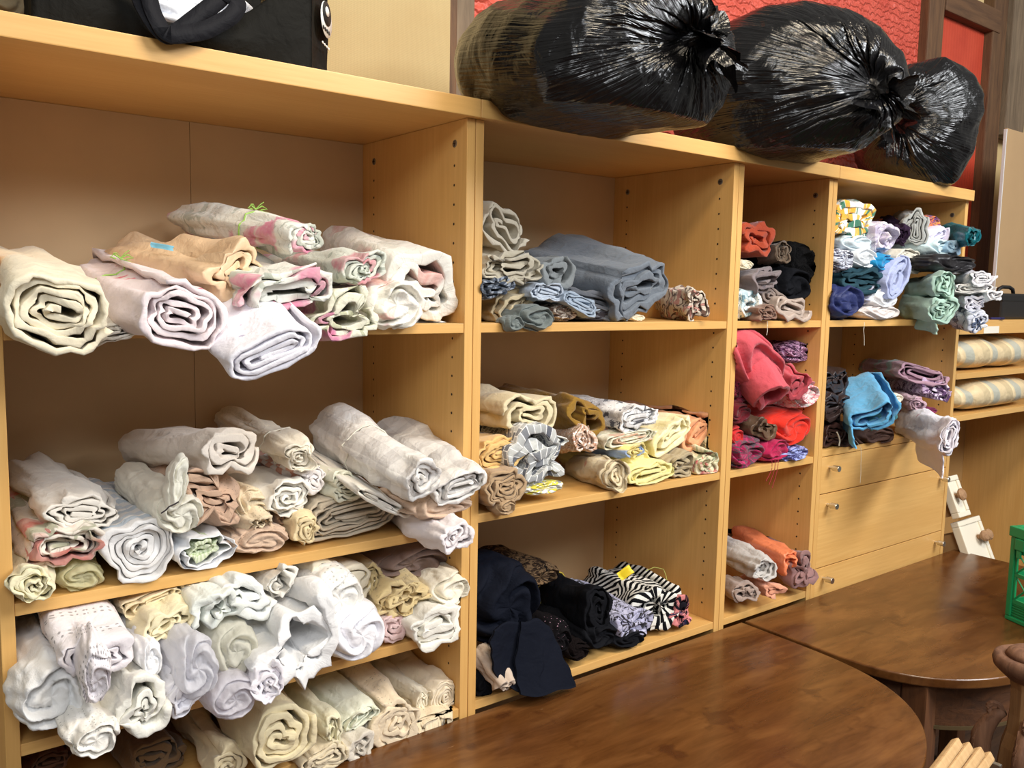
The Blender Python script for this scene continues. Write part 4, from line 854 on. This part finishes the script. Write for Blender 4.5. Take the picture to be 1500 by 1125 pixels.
# ------------------------------------------------------------------ things on top of the cabinets
CL.clear(); GRP = ''
def plastic():
    t = NT('black_bin_liner'); uv = t.coords('UV', (1,1,1)); ob = t.coords('Object')
    st = t.coords('UV', (9,1.2,1)); a = t.noise(st, 2.4, 3, 0.5, 0.3); c = t.noise(ob, 11, 3, 0.5, 1.5)
    n = t.bump(a, 0.35, 0.02); n = t.bump(c, 0.3, 0.02, n)
    return t.out(lin((15,15,17)), 0.19, n, Specular_IOR_Level=0.5)
plas = plastic()
def bin_bag(px, py, hw, hh, Y, back, label, pole, seed, lobes=34, taper=0.9, blunt=0.55, amp=0.055, hang=0.03):
    rng = np.random.default_rng(seed); F = at(px,py,Y); B = at(*back); L = np.linalg.norm(F-B); d, u, w_ = frame(F, F-B)
    hx = hw/px2m(F,u); hz = hh/px2m(F,w_); NP, NTt = 260, 90; ph = np.linspace(0,2*math.pi,NP,endpoint=False); t = np.linspace(0,1,NTt)**1.15; PH, TT = np.meshgrid(ph,t)
    rad = np.where(TT < 0.55, np.sin(math.pi/2*np.clip(TT/0.55,0,1))**(blunt*1.35), 1-(1-taper)*(TT-0.55)/0.45); rad = np.where(TT > 0.8, rad*np.sqrt(np.clip(1-((TT-0.8)/0.2)**2,0,1)), rad)
    m = 0.75*min(hx,hz); ax = np.where(TT < 0.55, (1-np.cos(math.pi/2*TT/0.55))*m, m+(TT-0.55)/0.45*max(L-m,0.05))
    pl = np.zeros_like(PH); PW = PH+0.25*np.sin(3*PH+seed)+0.5*(1-np.clip(TT*3,0,1))*np.sin(2*PH+seed)
    for k,(kk,aa) in enumerate(((lobes,0.5),(int(lobes*0.62),0.6),(int(lobes*1.7),0.3),(9,0.7))):
        p0 = rng.uniform(0,6.28); pl += aa*(1-2*np.abs(np.sin(kk*PW/2+p0+0.7*np.sin(5*TT+p0))))
    pen = np.exp(-(TT/0.30)**2)*np.clip(TT*14,0,1)
    x = hx*rad*np.cos(PH); z = hz*rad*np.sin(PH); sh = (1-np.clip(TT/0.55,0,1))**1.2
    x = x+hx*pole[0]*sh; z = z+hz*pole[1]*sh
    ax = ax+m*0.20*np.exp(-(TT/0.06)**2)+m*0.10*pl*pen
    V = (F[None,None]-d*ax[...,None]+u*x[...,None]+w_*z[...,None]).reshape(-1,3); q = V-F
    nrm = (q@u)[:,None]*u/hx+(q@w_)[:,None]*w_/hz+d*((1-TT.ravel())*0.5)[:,None]; nrm /= np.linalg.norm(nrm,axis=1,keepdims=True)+1e-6
    V = V+nrm*((amp*hx*pl*pen).ravel()+-folds(q, rng, 5.0, 3)*0.05-folds(q, rng, 16.0, 4)*0.016-folds(q, rng, 40.0, 4)*0.004)[:,None]
    V[:,2] = np.maximum(V[:,2], T_Z-hang+0.25*np.minimum(0,V[:,2]-T_Z+hang)); on = V[:,1] > -0.016; V[:,2] = np.where(on, np.maximum(V[:,2], T_Z+0.001), V[:,2]); V[:,1] = np.minimum(V[:,1], WALL_Y-0.055)
    lowf = (~on)&(V[:,2] < T_Z+0.002)&(V[:,1] > -0.022); V[lowf,1] = -0.022
    idx = np.arange(NP*NTt).reshape(NTt,NP); nx = np.roll(idx,-1,1); Q = np.stack([idx[:-1],idx[1:],nx[1:],nx[:-1]],-1).reshape(-1,4)
    o = mk('bin_bag', V, Q, plas, uv=np.stack([PH,TT],-1).reshape(-1,2)); tag(o, label, 'bin bag', 'full black bin bags on top of the cabinets')
    # knotted neck with a ruffled frill
    K = V[:NP].mean(0); out = (d*0.75+w_*0.35*np.sign(pole[1]+0.01)+u*0.35*np.sign(pole[0])); out /= np.linalg.norm(out); dd, uu, ww = frame(K, out)
    NP2, NT2 = 120, 22; P2, T2 = np.meshgrid(np.linspace(0,2*math.pi,NP2,endpoint=False), np.linspace(0,1,NT2))
    r2 = np.where(T2 < 0.25, 0.024-0.012*np.sin(T2/0.25*math.pi/2), 0.012+0.060*(np.clip(T2-0.25,0,1)/0.75)**1.2)
    rf = (1+0.42*np.sin(7*P2+seed+2*T2)*T2+0.28*np.sin(13*P2+2*seed)*T2); a2 = -0.012+0.062*T2**0.8+0.020*np.sin(5*P2+seed)*T2
    W = (K[None,None]+dd*a2[...,None]+uu*(r2*rf*np.cos(P2))[...,None]+ww*(r2*rf*np.sin(P2)*0.75)[...,None]); W[...,2] -= 0.03*T2**2
    W = W.reshape(-1,3)+(folds(W.reshape(-1,3),rng,60.0,4)*0.012)[:,None]*dd
    id2 = np.arange(NP2*NT2).reshape(NT2,NP2); n2 = np.roll(id2,-1,1); Q2 = np.stack([id2[:-1],n2[:-1],n2[1:],id2[1:]],-1).reshape(-1,4)
    mk('knotted_neck', W, Q2, plas, o, uv=np.stack([P2,T2],-1).reshape(-1,2)); return o
bin_bag(985,88,138,126,-0.31,(745,100,0.20),'largest black bin bag, left of three, bulging over the cabinet edge', (0.36,0.42), 3, 40, 1.05, hang=0.03)
bin_bag(1200,108,150,136,-0.19,(1085,165,0.22),'middle black bin bag with a shiny crinkled front and knotted neck', (0.62,-0.08), 8, 30, 1.0, hang=0.006)
bin_bag(1356,174,98,104,-0.03,(1335,205,0.28),'smallest black bin bag at the right end of the cabinet tops', (-0.50,0.02), 15, 30, 1.0, hang=-0.002)

# hessian board leaning on the wall behind the tote
def hessian():
    t = NT('hessian_weave'); v = t.coords('Object'); 
    wx = t.n('ShaderNodeTexWave', i_Scale=150.0, i_Distortion=1.5); wx.bands_direction='X'; t.l(v, wx.inputs[0]); wz = t.n('ShaderNodeTexWave', i_Scale=150.0, i_Distortion=1.5); wz.bands_direction='Z'; t.l(v, wz.inputs[0])
    f = t.math('MULTIPLY', t.math('ADD', wx.outputs[1], wz.outputs[1]), 0.5); c = t.mix(f, lin((164,142,98)), lin((200,178,132))); c = t.mix(t.math('MULTIPLY', t.ramp(t.noise(v,5,4),(0.45,0.0),(0.75,1.0)),0.4), c, lin((168,138,92)))
    return t.out(c, 0.92, t.bump(f, 0.3, 0.002))
ya = 0.37; xa = at(400,60,ya)[0]; xb = at(659,110,ya)[0]
hb = tag(empty('pinboard', ((xa+xb)/2,ya,T_Z)), 'tall pinboard covered in beige hessian, standing behind the black tote bag', 'board')
MB().box(xa,xb,ya,ya+0.022,T_Z+0.0005,2.95,0.002).build('hessian_face', hessian(), hb)
MB().box(xa-0.004,xb+0.004,ya+0.0225,ya+0.036,T_Z+0.0005,2.955,0.001).build('backing_frame', post_m, hb)

# black tote bag
tm = cloth('plain',(24,23,20), weave=1.5, rough=0.75); tg = cloth('plain',(30,30,34), rough=0.7)
pA, pB = at(48,24,0.02), at(457,92,0.02); tote = tag(empty('tote_bag', ((pA[0]+pB[0])/2,0.12,T_Z)), 'black tote bag with long handles, full of white cloth', 'bag')
xl, xr, yf, ybk = pA[0], pB[0], 0.02, 0.30
def rim(px): return np.interp(px,[40,150,190,215,240,270,300,330,365,392,430,460],[-90,-40,-4,18,32,38,37,30,16,-2,-50,-90])
NX, NZ = 60, 24; V = []; 
for j in range(NZ):
    for i in range(NX):
        x = xl+(xr-xl)*i/(NX-1); pp = pj([x,yf,2.05])[0]; zt = float(at(pp, rim(pp), yf)[2]); z = T_Z+0.001+(zt-T_Z-0.001)*j/(NZ-1)
        b_ = math.sin(math.pi*i/(NX-1)); y = yf-0.022*b_*math.sin(math.pi*min(1,j/(NZ-1)*0.9+0.08))+0.006*math.sin(x*31+z*17)*b_
        V.append((x,y,z))
V = np.array(V); V2 = V.copy(); V2[:,1] += 0.004; idx = np.arange(NX*NZ).reshape(NZ,NX); n = NX*NZ
Q = np.stack([idx[:-1,:-1],idx[:-1,1:],idx[1:,1:],idx[1:,:-1]],-1).reshape(-1,4); Q = np.vstack([Q,Q[:,::-1]+n]+[np.stack([e[:-1],e[1:],e[1:]+n,e[:-1]+n],-1) for e in (idx[0],idx[-1],idx[:,0],idx[:,-1])])
mk('front_panel', np.vstack([V,V2]), Q, tm, tote, uv=np.vstack([V,V2])[:,[0,2]], origin=np.array(wloc(tote)))
gx = at(480,99,0.10); dirg = np.array([gx[0]-xr, gx[1]-yf])
sheet('gusset',[(xr,yf+0.001,2.33),(gx[0],gx[1],2.33),(gx[0],gx[1],T_Z+0.001),(xr,yf+0.001,T_Z+0.001)],tm,tote,12,20,0.004,0.6,0.004,seed=2)
MB().box(xl,xr+0.02,ybk-0.004,ybk,T_Z+0.001,2.33,0.001).box(xl-0.001,xl+0.003,yf+0.004,ybk-0.004,T_Z+0.001,2.33,0.001).build('back_panel', tm, tote)
cw = bundle('white_contents',285,2,112,52,0.06,0.16,cloth('plain',(238,240,246)),amp=0.12,seed=77,lobes=6)[0]; cw.parent = tote; cw.location = cw.location-tote.location
def strap(pix, wid=0.026, name='handle'):
    P = [np.array(at(x,y,Y)) for x,y,Y in pix]; Pn = []
    for a,b in zip(P,P[1:]):
        for k in range(6): Pn.append(a+(b-a)*k/6)
    Pn.append(P[-1]); Pn = np.array(Pn)
    for _ in range(3): Pn[1:-1] = (Pn[:-2]+2*Pn[1:-1]+Pn[2:])/4
    V = []; 
    for i,p in enumerate(Pn):
        t_ = Pn[min(i+1,len(Pn)-1)]-Pn[max(i-1,0)]; t_ /= np.linalg.norm(t_); nn = CAM-p; nn /= np.linalg.norm(nn); s_ = np.cross(t_, np.array([0.15,-1.0,0.1])); s_ /= np.linalg.norm(s_); n_ = np.cross(s_,t_)
        for sg,th in ((-1,-1),(1,-1),(1,1),(-1,1)): V.append(p+s_*sg*wid/2+n_*th*0.0012)
    N = len(Pn); Q = []
    for i in range(N-1):
        for k in range(4): Q.append((i*4+k,i*4+(k+1)%4,(i+1)*4+(k+1)%4,(i+1)*4+k))
    Q += [(3,2,1,0),((N-1)*4,(N-1)*4+1,(N-1)*4+2,(N-1)*4+3)]
    return mk(name, np.array(V), np.array(Q), tg, tote, uv=np.array(V)[:,[0,2]], smooth=False, origin=np.array(wloc(tote)))
strap([(196,-30,-0.012),(208,8,-0.015),(226,38,-0.028),(244,54,-0.034),(262,46,-0.030),(290,24,-0.022),(318,2,-0.014),(340,-20,-0.01)])
strap([(214,-30,-0.02),(222,14,-0.024),(238,46,-0.036),(252,52,-0.04),(300,46,-0.032),(340,24,-0.022),(352,4,-0.015),(330,-10,-0.012)])
# round white emblem on the gusset
ga = np.array([xr,yf,0]); gd = np.array([gx[0]-xr,gx[1]-yf,0]); gl = np.linalg.norm(gd[:2]); gd /= gl; gn = np.array([gd[1],-gd[0],0])
def on_gusset(s,z): return ga+gd*s*gl+gn*0.0085+np.array([0,0,z])
zc = float(at(470,26,0.06)[2]); em = plain('emblem_white',(236,236,230),0.6); ek = plain('emblem_black',(22,22,22),0.7)
def disc(cs,cz,rs,rz,off,m,name,par,a0=0,a1=360):
    c = on_gusset(cs,cz)+gn*off; k = 28; ang = [math.radians(a0+(a1-a0)*i/k) for i in range(k+1)]
    ring = [c+gd*gl*rs*math.cos(a)+np.array([0,0,rz*math.sin(a)]) for a in ang]; V = [c]+ring; V = V+[v-gn*0.0006 for v in V]; n = k+2
    tr = [(0,i,i+1) for i in range(1,k+1)]+[(n,n+i+1,n+i) for i in range(1,k+1)]; Q = [(i,i+n,i+1+n,i+1) for i in range(1,k+1)]
    return mk(name, np.array(V), np.array(Q), m, par, smooth=False, origin=np.array(wloc(par)), tris=np.array(tr))
e0 = disc(0.62,zc,0.36,0.030,0.0,em,'emblem',tote); e0['label'] = 'round white emblem'
disc(0.62,zc+0.010,0.27,0.020,0.0012,ek,'emblem_figure',tote); disc(0.60,zc+0.013,0.12,0.008,0.0024,em,'emblem_figure',tote)
for k,(s_,w2) in enumerate(((0.40,0.05),(0.52,0.06),(0.64,0.05),(0.76,0.05))): disc(s_,zc-0.019,w2*0.8,0.0035,0.0012,ek,'emblem_lettering',tote)
for k in range(4): disc(0.36+0.13*k,zc-0.046,0.05,0.0022,0.0008,em,'emblem_lettering',tote)
ob,_ = bundle('cushion',8,-8,52,34,0.08,0.2,cloth('plain',(126,112,86)),amp=0.05,seed=5,lobes=3); tag(ob,'olive-grey cushion at the left end of the cabinet top, beside the tote bag','cushion')
V = np.array([v.co for v in ob.data.vertices]); ob.location.z = max(ob.location.z, T_Z+0.001)

# ------------------------------------------------------------------ far end: cushions, board, black box, drawers
def cushion(x0,x1,y0,y1,z0,z1,label,seed,pinch):
    rng = np.random.default_rng(seed); NU, NV = 72, 40; V = []; UVs = []; cx,cy,cz = (x0+x1)/2,(y0+y1)/2,(z0+z1)/2
    for j in range(NV):
        b = -math.pi/2+math.pi*j/(NV-1)
        for i in range(NU):
            a = 2*math.pi*i/NU; c, s = math.cos(a), math.sin(a)
            x = math.copysign(abs(c)**0.45,c); y = math.copysign(abs(s)**0.45,s); cb = abs(math.cos(b))**0.55; z = math.copysign(abs(math.sin(b))**0.85,math.sin(b))
            X = cx+(x1-x0)/2*x*cb; pk = 1-0.30*math.exp(-((X-pinch)/0.03)**2)
            V.append((X, cy+(y1-y0)/2*y*cb*(1-0.05*math.exp(-((X-pinch)/0.03)**2)), cz+(z1-z0)/2*z*(0.62+0.38*pk)*(1.0 if z < 0 else pk)))
            UVs.append((X+0.04*math.sin(8*V[-1][2]+seed)+0.12*(V[-1][2]-z0), V[-1][1]))
    V = np.array(V); V += (folds(V,rng,24.0,4)*0.008)[:,None]*np.array([0,-0.6,0.5]); V[:,2] = np.maximum(V[:,2], z0+0.001)
    idx = np.arange(NU*NV).reshape(NV,NU); nx = np.roll(idx,-1,1); Q = np.stack([idx[:-1],nx[:-1],nx[1:],idx[1:]],-1).reshape(-1,4)
    o = mk('cushion', V, Q, cloth('stripex',(226,204,162),(210,190,150),(186,186,170),sc=0.62,rough=0.5), uv=np.array(UVs)); return tag(o,label,'cushion','striped cushions on the low shelf unit')
cushion(2.012,2.72,0.0,0.36,1.339,1.462,'cream and grey striped cushion, upper of two on the low shelf unit',1,2.36)
cushion(2.012,2.70,-0.01,0.36,1.192,1.31,'cream and grey striped cushion, lower of two on the low shelf unit',2,2.14)
lab = MB().box(at(1441,480,0)[0],at(1463,480,0)[0],-0.0016,-0.0004,1.474,1.4985).build('paper_label', plain('white_paper',(232,226,212),0.8), u5); lab['label'] = 'blank white paper label'
# big brown-paper board standing on the low unit
yq = 0.20; xq = at(1467,300,yq)[0]
bd = tag(empty('leaning_board', (xq+0.4,yq,1.521)), 'large brown board with a white left edge, standing on the low shelf unit', 'board')
zq = float(at(1467,185,yq)[2])
MB().box(xq,xq+0.9,yq,yq+0.010,1.5212,zq,0.001).build('face_sheet', plain('brown_board',(178,146,106),0.75,noise=0.08,nscale=4), bd)
MB().box(xq-0.006,xq-0.0002,yq-0.001,yq+0.011,1.5212,zq-0.004,0.001).build('edge_strip', plain('white_edge',(214,214,214),0.5), bd)
xk = at(1468,450,0.04)[0]; bb = tag(empty('black_case', (xk+0.2,0.12,1.521)), 'black case with a handle on top of the low shelf unit', 'case')
MB().box(xk,xk+0.42,0.04,0.18,1.5212,1.617,0.008).build('case_body', plain('black_case_skin',(24,22,22),0.5,noise=0.1), bb)
MB().box(xk-0.001,xk+0.421,0.039,0.181,1.588,1.592,0.001).build('lid_seam', plain('case_seam',(10,10,10),0.5), bb)
MB().tube([(xk+0.09,0.10,1.615),(xk+0.10,0.10,1.634),(xk+0.13,0.10,1.642),(xk+0.19,0.10,1.642),(xk+0.22,0.10,1.634),(xk+0.23,0.10,1.615)],0.007,8).build('handle', plain('black_case_skin',(24,22,22),0.5), bb, smooth=True)
p1, p2 = at(1451,463,0.005), at(1470,468,-0.004); p1[2] = p2[2] = 1.5258
pen = tag(empty('pen', tuple(p1)), 'navy pen lying on the low shelf unit in front of the black case', 'pen')
MB().tube([tuple(p1),tuple(p1+(p2-p1)*0.72)],0.0042,8).build('barrel', plain('navy_pen',(38,34,90),0.4), pen); MB().tube([tuple(p1+(p2-p1)*0.722),tuple(p2)],0.0046,8).build('cap', plain('navy_pen_cap',(28,24,66),0.4), pen)

# white drawers with wooden knobs propped beside the cabinet
wp = plain('white_drawer_paint',(236,228,208),0.45,noise=0.04,nscale=9); kn = dark_timber('turned_knob',(142,104,72),(178,140,102),'y'); dbx = plain('drawer_side_wood',(176,136,90),0.7,noise=0.1)
def drawer(x0, w_, y0, z0, h, tilt, label, depth=0.2):
    d = tag(empty('loose_drawer', (x0+w_/2,y0,z0)), label, 'drawer', 'loose white drawers beside the cabinet'); d.rotation_euler.x = math.radians(-tilt)
    def part(mb,name,m,par):
        me = bpy.data.meshes.new(name); bmesh.ops.recalc_face_normals(mb.bm, faces=mb.bm.faces[:]); mb.bm.to_mesh(me); mb.bm.free(); return link(name,me,m,par)
    hwid = w_/2; fp = part(MB().box(-hwid+0.016,hwid-0.016,-0.010,0.012,0.016,h-0.016,0.002),'front_panel',wp,d)
    for nm,bx in (('frame_rail',(-hwid,hwid,-0.016,0.012,0.0,0.018)),('frame_rail',(-hwid,hwid,-0.016,0.012,h-0.018,h)),('frame_stile',(-hwid,-hwid+0.018,-0.016,0.012,0.0182,h-0.0182)),('frame_stile',(hwid-0.018,hwid,-0.016,0.012,0.0182,h-0.0182))):
        part(MB().box(*bx,0.003),nm,wp,fp)
    part(MB().box(-hwid+0.02,hwid-0.02,0.0125,depth,0.01,h*0.8,0.002),'drawer_box',dbx,d)
    return d, part, hwid
dA, part, hwA = drawer(2.035,0.085,-0.02,0.835,0.145,24,'small white drawer with a wooden knob, upper of two beside the drawer cabinet',0.18)
part(MB().lathe([(0.009,0.0),(0.008,0.010),(0.012,0.014),(0.021,0.022),(0.022,0.028),(0.016,0.034),(0.004,0.036)],20,Matrix.Translation((-0.012,-0.009,0.075)) @ Matrix.Rotation(math.pi/2,4,'X')),'knob',kn,dA)
dB, part, hwB = drawer(2.05,0.165,-0.085,0.637,0.195,24,'larger white drawer with a wooden knob, lower of two beside the drawer cabinet',0.2)
for xx in (0.030,0.062): part(MB().lathe([(0.009,0.0),(0.008,0.010),(0.012,0.014),(0.019,0.022),(0.020,0.028),(0.015,0.034),(0.004,0.036)],20,Matrix.Translation((xx,-0.009,0.125)) @ Matrix.Rotation(math.pi/2,4,'X')),'knob',kn,dB)
# plain stack that carries the drawers, hidden low behind the table
bxs = tag(empty('storage_chest', (2.2,0.06,0)), 'dark wooden chest standing behind the far table, carrying the loose drawers', 'chest')
MB().box(2.06,2.42,0.02,0.36,0.0,0.52,0.004).build('chest_body', ta, bxs); MB().box(2.055,2.43,-0.115,0.37,0.5205,0.55,0.003).build('chest_top', ta, bxs)

# ------------------------------------------------------------------ green folding crate on the far table
gm = plain('green_crate_plastic',(24,140,84),0.42,noise=0.06,nscale=20)
def crate():
    c0 = atz(1471,906,TZ); c1 = atz(1500,919,TZ); ax = c1-c0; ax[2]=0; ax /= np.linalg.norm(ax); ay = np.array([-ax[1],ax[0],0]); 
    if ay[0] < 0: ay = -ay
    L, W, H = 0.30, 0.38, 0.262
    c = tag(empty('folding_crate', tuple(c0)), 'green plastic folding crate standing on the far table', 'crate')
    Mx = Matrix(((ax[0],ay[0],0,0),(ax[1],ay[1],0,0),(0,0,1,0),(0,0,0,1)))   # local x along near face, y inwards
    def part(mb,name,par=c):
        bmesh.ops.transform(mb.bm, matrix=Mx, verts=mb.bm.verts[:]); bmesh.ops.recalc_face_normals(mb.bm, faces=mb.bm.faces[:]); me = bpy.data.meshes.new(name); mb.bm.to_mesh(me); mb.bm.free(); return link(name,me,gm,par)
    part(MB().box(0,L,0,W,0.001,0.012,0.002),'base')
    for (x,y) in ((0,0),(L-0.016,0),(0,W-0.016),(L-0.016,W-0.016)):
        part(MB().box(x,x+0.016,y,y+0.016,0.0125,H-0.0285,0.003),'corner_post')
    for nm,b in (('top_rail',(-0.004,L+0.004,-0.004,0.016)),('top_rail',(-0.004,L+0.004,W-0.016,W+0.004)),('top_rail',(-0.004,0.016,0.0165,W-0.0165)),('top_rail',(L-0.016,L+0.004,0.0165,W-0.0165))):
        part(MB().box(b[0],b[1],b[2],b[3],H-0.028,H,0.003),nm)
    for side in (0,1):
        y0 = 0.004 if side == 0 else W-0.010
        g = MB().box(0.0165,L-0.0165,y0+0.003,y0+0.006,0.013,0.05).box(0.0165,L-0.0165,y0,y0+0.006,0.050,0.062).box(0.0165,L-0.0165,y0,y0+0.006,0.125,0.135).box(0.0165,L-0.0165,y0,y0+0.006,0.190,0.203).box(0.0165,L-0.0165,y0+0.003,y0+0.006,0.2035,H-0.029)
        for k in range(5): g.box(0.0165,L-0.0165,y0+0.0005,y0+0.003,0.018+0.007*k,0.021+0.007*k)
        for k in range(4):
            x0 = 0.0165+k*0.064
            g.box(x0,x0+0.006,y0,y0+0.006,0.0625,0.1245).box(x0,x0+0.006,y0,y0+0.006,0.1355,0.1895)
            for za,zb in ((0.0625,0.1245),(0.1355,0.1895)):
                g.tube([(x0+0.006,y0+0.003,za+0.001),(x0+0.063,y0+0.003,zb-0.001)],0.0028,5); g.tube([(x0+0.006,y0+0.003,zb-0.001),(x0+0.063,y0+0.003,za+0.001)],0.0022,5)
        part(g,'lattice_wall')
    for x0 in (0.004,L-0.010):
        g = MB()
        for z0,z1 in ((0.013,0.06),(0.12,0.135),(0.19,H-0.029)): g.box(x0,x0+0.006,0.0165,W-0.0165,z0,z1)
        for k in range(6): yk = 0.0165+k*0.065; g.box(x0,x0+0.006,yk,yk+0.006,0.0605,0.1195).box(x0,x0+0.006,yk,yk+0.006,0.1355,0.1895)
        part(g,'lattice_wall')
    part(MB().box(0.020,0.05,-0.007,-0.0002,H-0.06,H-0.029,0.002).box(0.026,0.040,-0.006,-0.0002,0.18,H-0.0605,0.002),'hinge_clip')
crate()

# ------------------------------------------------------------------ carved pedestal and pale slats at the lower right
cw_ = dark_timber('carved_walnut',(84,54,38),(140,100,74),'z'); cp = at(1512,955,-0.72); px_, py_ = float(cp[0]), float(cp[1]); zr = float(cp[2])
ped = tag(empty('carved_pedestal', (px_,py_,0)), 'carved dark wooden pedestal with a turned rim in front of the far table', 'pedestal')
def pl(mb,name,m=cw_,smooth=True):
    me = bpy.data.meshes.new(name); bmesh.ops.recalc_face_normals(mb.bm, faces=mb.bm.faces[:])
    if smooth:
        for f in mb.bm.faces: f.smooth = True
    mb.bm.to_mesh(me); mb.bm.free(); return link(name,me,m,ped)
pl(MB().lathe([(0.020,zr-0.010),(0.050,zr-0.012),(0.058,zr-0.008),(0.066,zr-0.012),(0.069,zr-0.022),(0.066,zr-0.034),(0.056,zr-0.044),(0.040,zr-0.058)],40),'turned_rim')
pl(MB().lathe([(0.022,zr+0.006),(0.034,zr+0.004),(0.042,zr-0.002),(0.047,zr-0.0115)],36),'cap_dome')
pl(MB().lathe([(0.038,zr-0.0585),(0.034,zr-0.075),(0.033,zr-0.13),(0.036,zr-0.17),(0.044,zr-0.20),(0.050,zr-0.26),(0.042,zr-0.33),(0.034,zr-0.40),(0.046,zr-0.46),(0.06,zr-0.52),(0.05,0.10),(0.07,0.001)],8),'column',dark_timber('column_oak',(112,78,46),(160,118,74),'z'),smooth=False)
for k in range(4):
    a = math.radians(200+90*k); ca, sa = math.cos(a), math.sin(a); ra = []
    for s in range(17):
        q = s/16; r = 0.040+0.040*math.sin(math.pi*q)**0.8-0.006*q; ra.append((ca*r,sa*r,zr-0.135-0.16*q))
    sc = pl(MB().tube(ra,[0.006+0.014*math.sin(math.pi*min(1,i/16*0.9+0.08)) for i in range(17)],10),'carved_scroll')
    for e in (-1,0,1):
        rb = [(x*1.13-sa*e*0.010,y*1.13+ca*e*0.010,z+0.003*math.sin(i*2.2)) for i,(x,y,z) in enumerate(ra[1:-1])]
        m2 = MB().tube(rb,[0.003+0.003*math.sin(math.pi*i/14) for i in range(15)],6); me = bpy.data.meshes.new('leaf_rib'); m2.bm.to_mesh(me); m2.bm.free(); link('leaf_rib',me,cw_,sc)
    eb = [(ca*(0.056+0.012*math.cos(t)),sa*(0.056+0.012*math.cos(t)),zr-0.135+0.012*math.sin(t)) for t in np.linspace(0,2*math.pi,14)]
    me = bpy.data.meshes.new('scroll_eye'); m2 = MB().tube(eb,0.006,6); m2.bm.to_mesh(me); m2.bm.free(); link('scroll_eye',me,cw_,sc)

pine = dark_timber('pale_pine',(180,142,94),(208,172,124),'z')
s0 = at(1412,1092,-0.80); sl = tag(empty('slat_bundle', (float(s0[0]),float(s0[1]),float(s0[2])-0.4)), 'four pale pine slats with rounded ends at the bottom right', 'slats')
for k,(x,y) in enumerate(((1402,1088),(1418,1094),(1435,1101),(1449,1108))):
    A = at(x,y,-0.80); B = at(x-112,y+150,-0.92); ax = (A-B); Ls = np.linalg.norm(ax); ax /= Ls; sd_ = at(x+15,y+6.5,-0.80)-A; sd_ -= ax*(sd_@ax); wd = np.linalg.norm(sd_)*0.44; sd_ /= np.linalg.norm(sd_); nn = np.cross(ax,sd_)
    b = MB(); M4 = Matrix(((sd_[0],nn[0],ax[0],B[0]),(sd_[1],nn[1],ax[1],B[1]),(sd_[2],nn[2],ax[2],B[2]),(0,0,0,1)))
    b.box(-wd,wd,-0.007,0.007,0,Ls,0.0035,M4); b.build('slat', pine, sl)
A = at(1458,1120,-0.80); MB().box(A[0]-0.004,A[0]+0.004,A[1]-0.01,A[1]+0.01,A[2]-0.03,A[2]+0.004,0.002).build('metal_stay', chrome, sl)
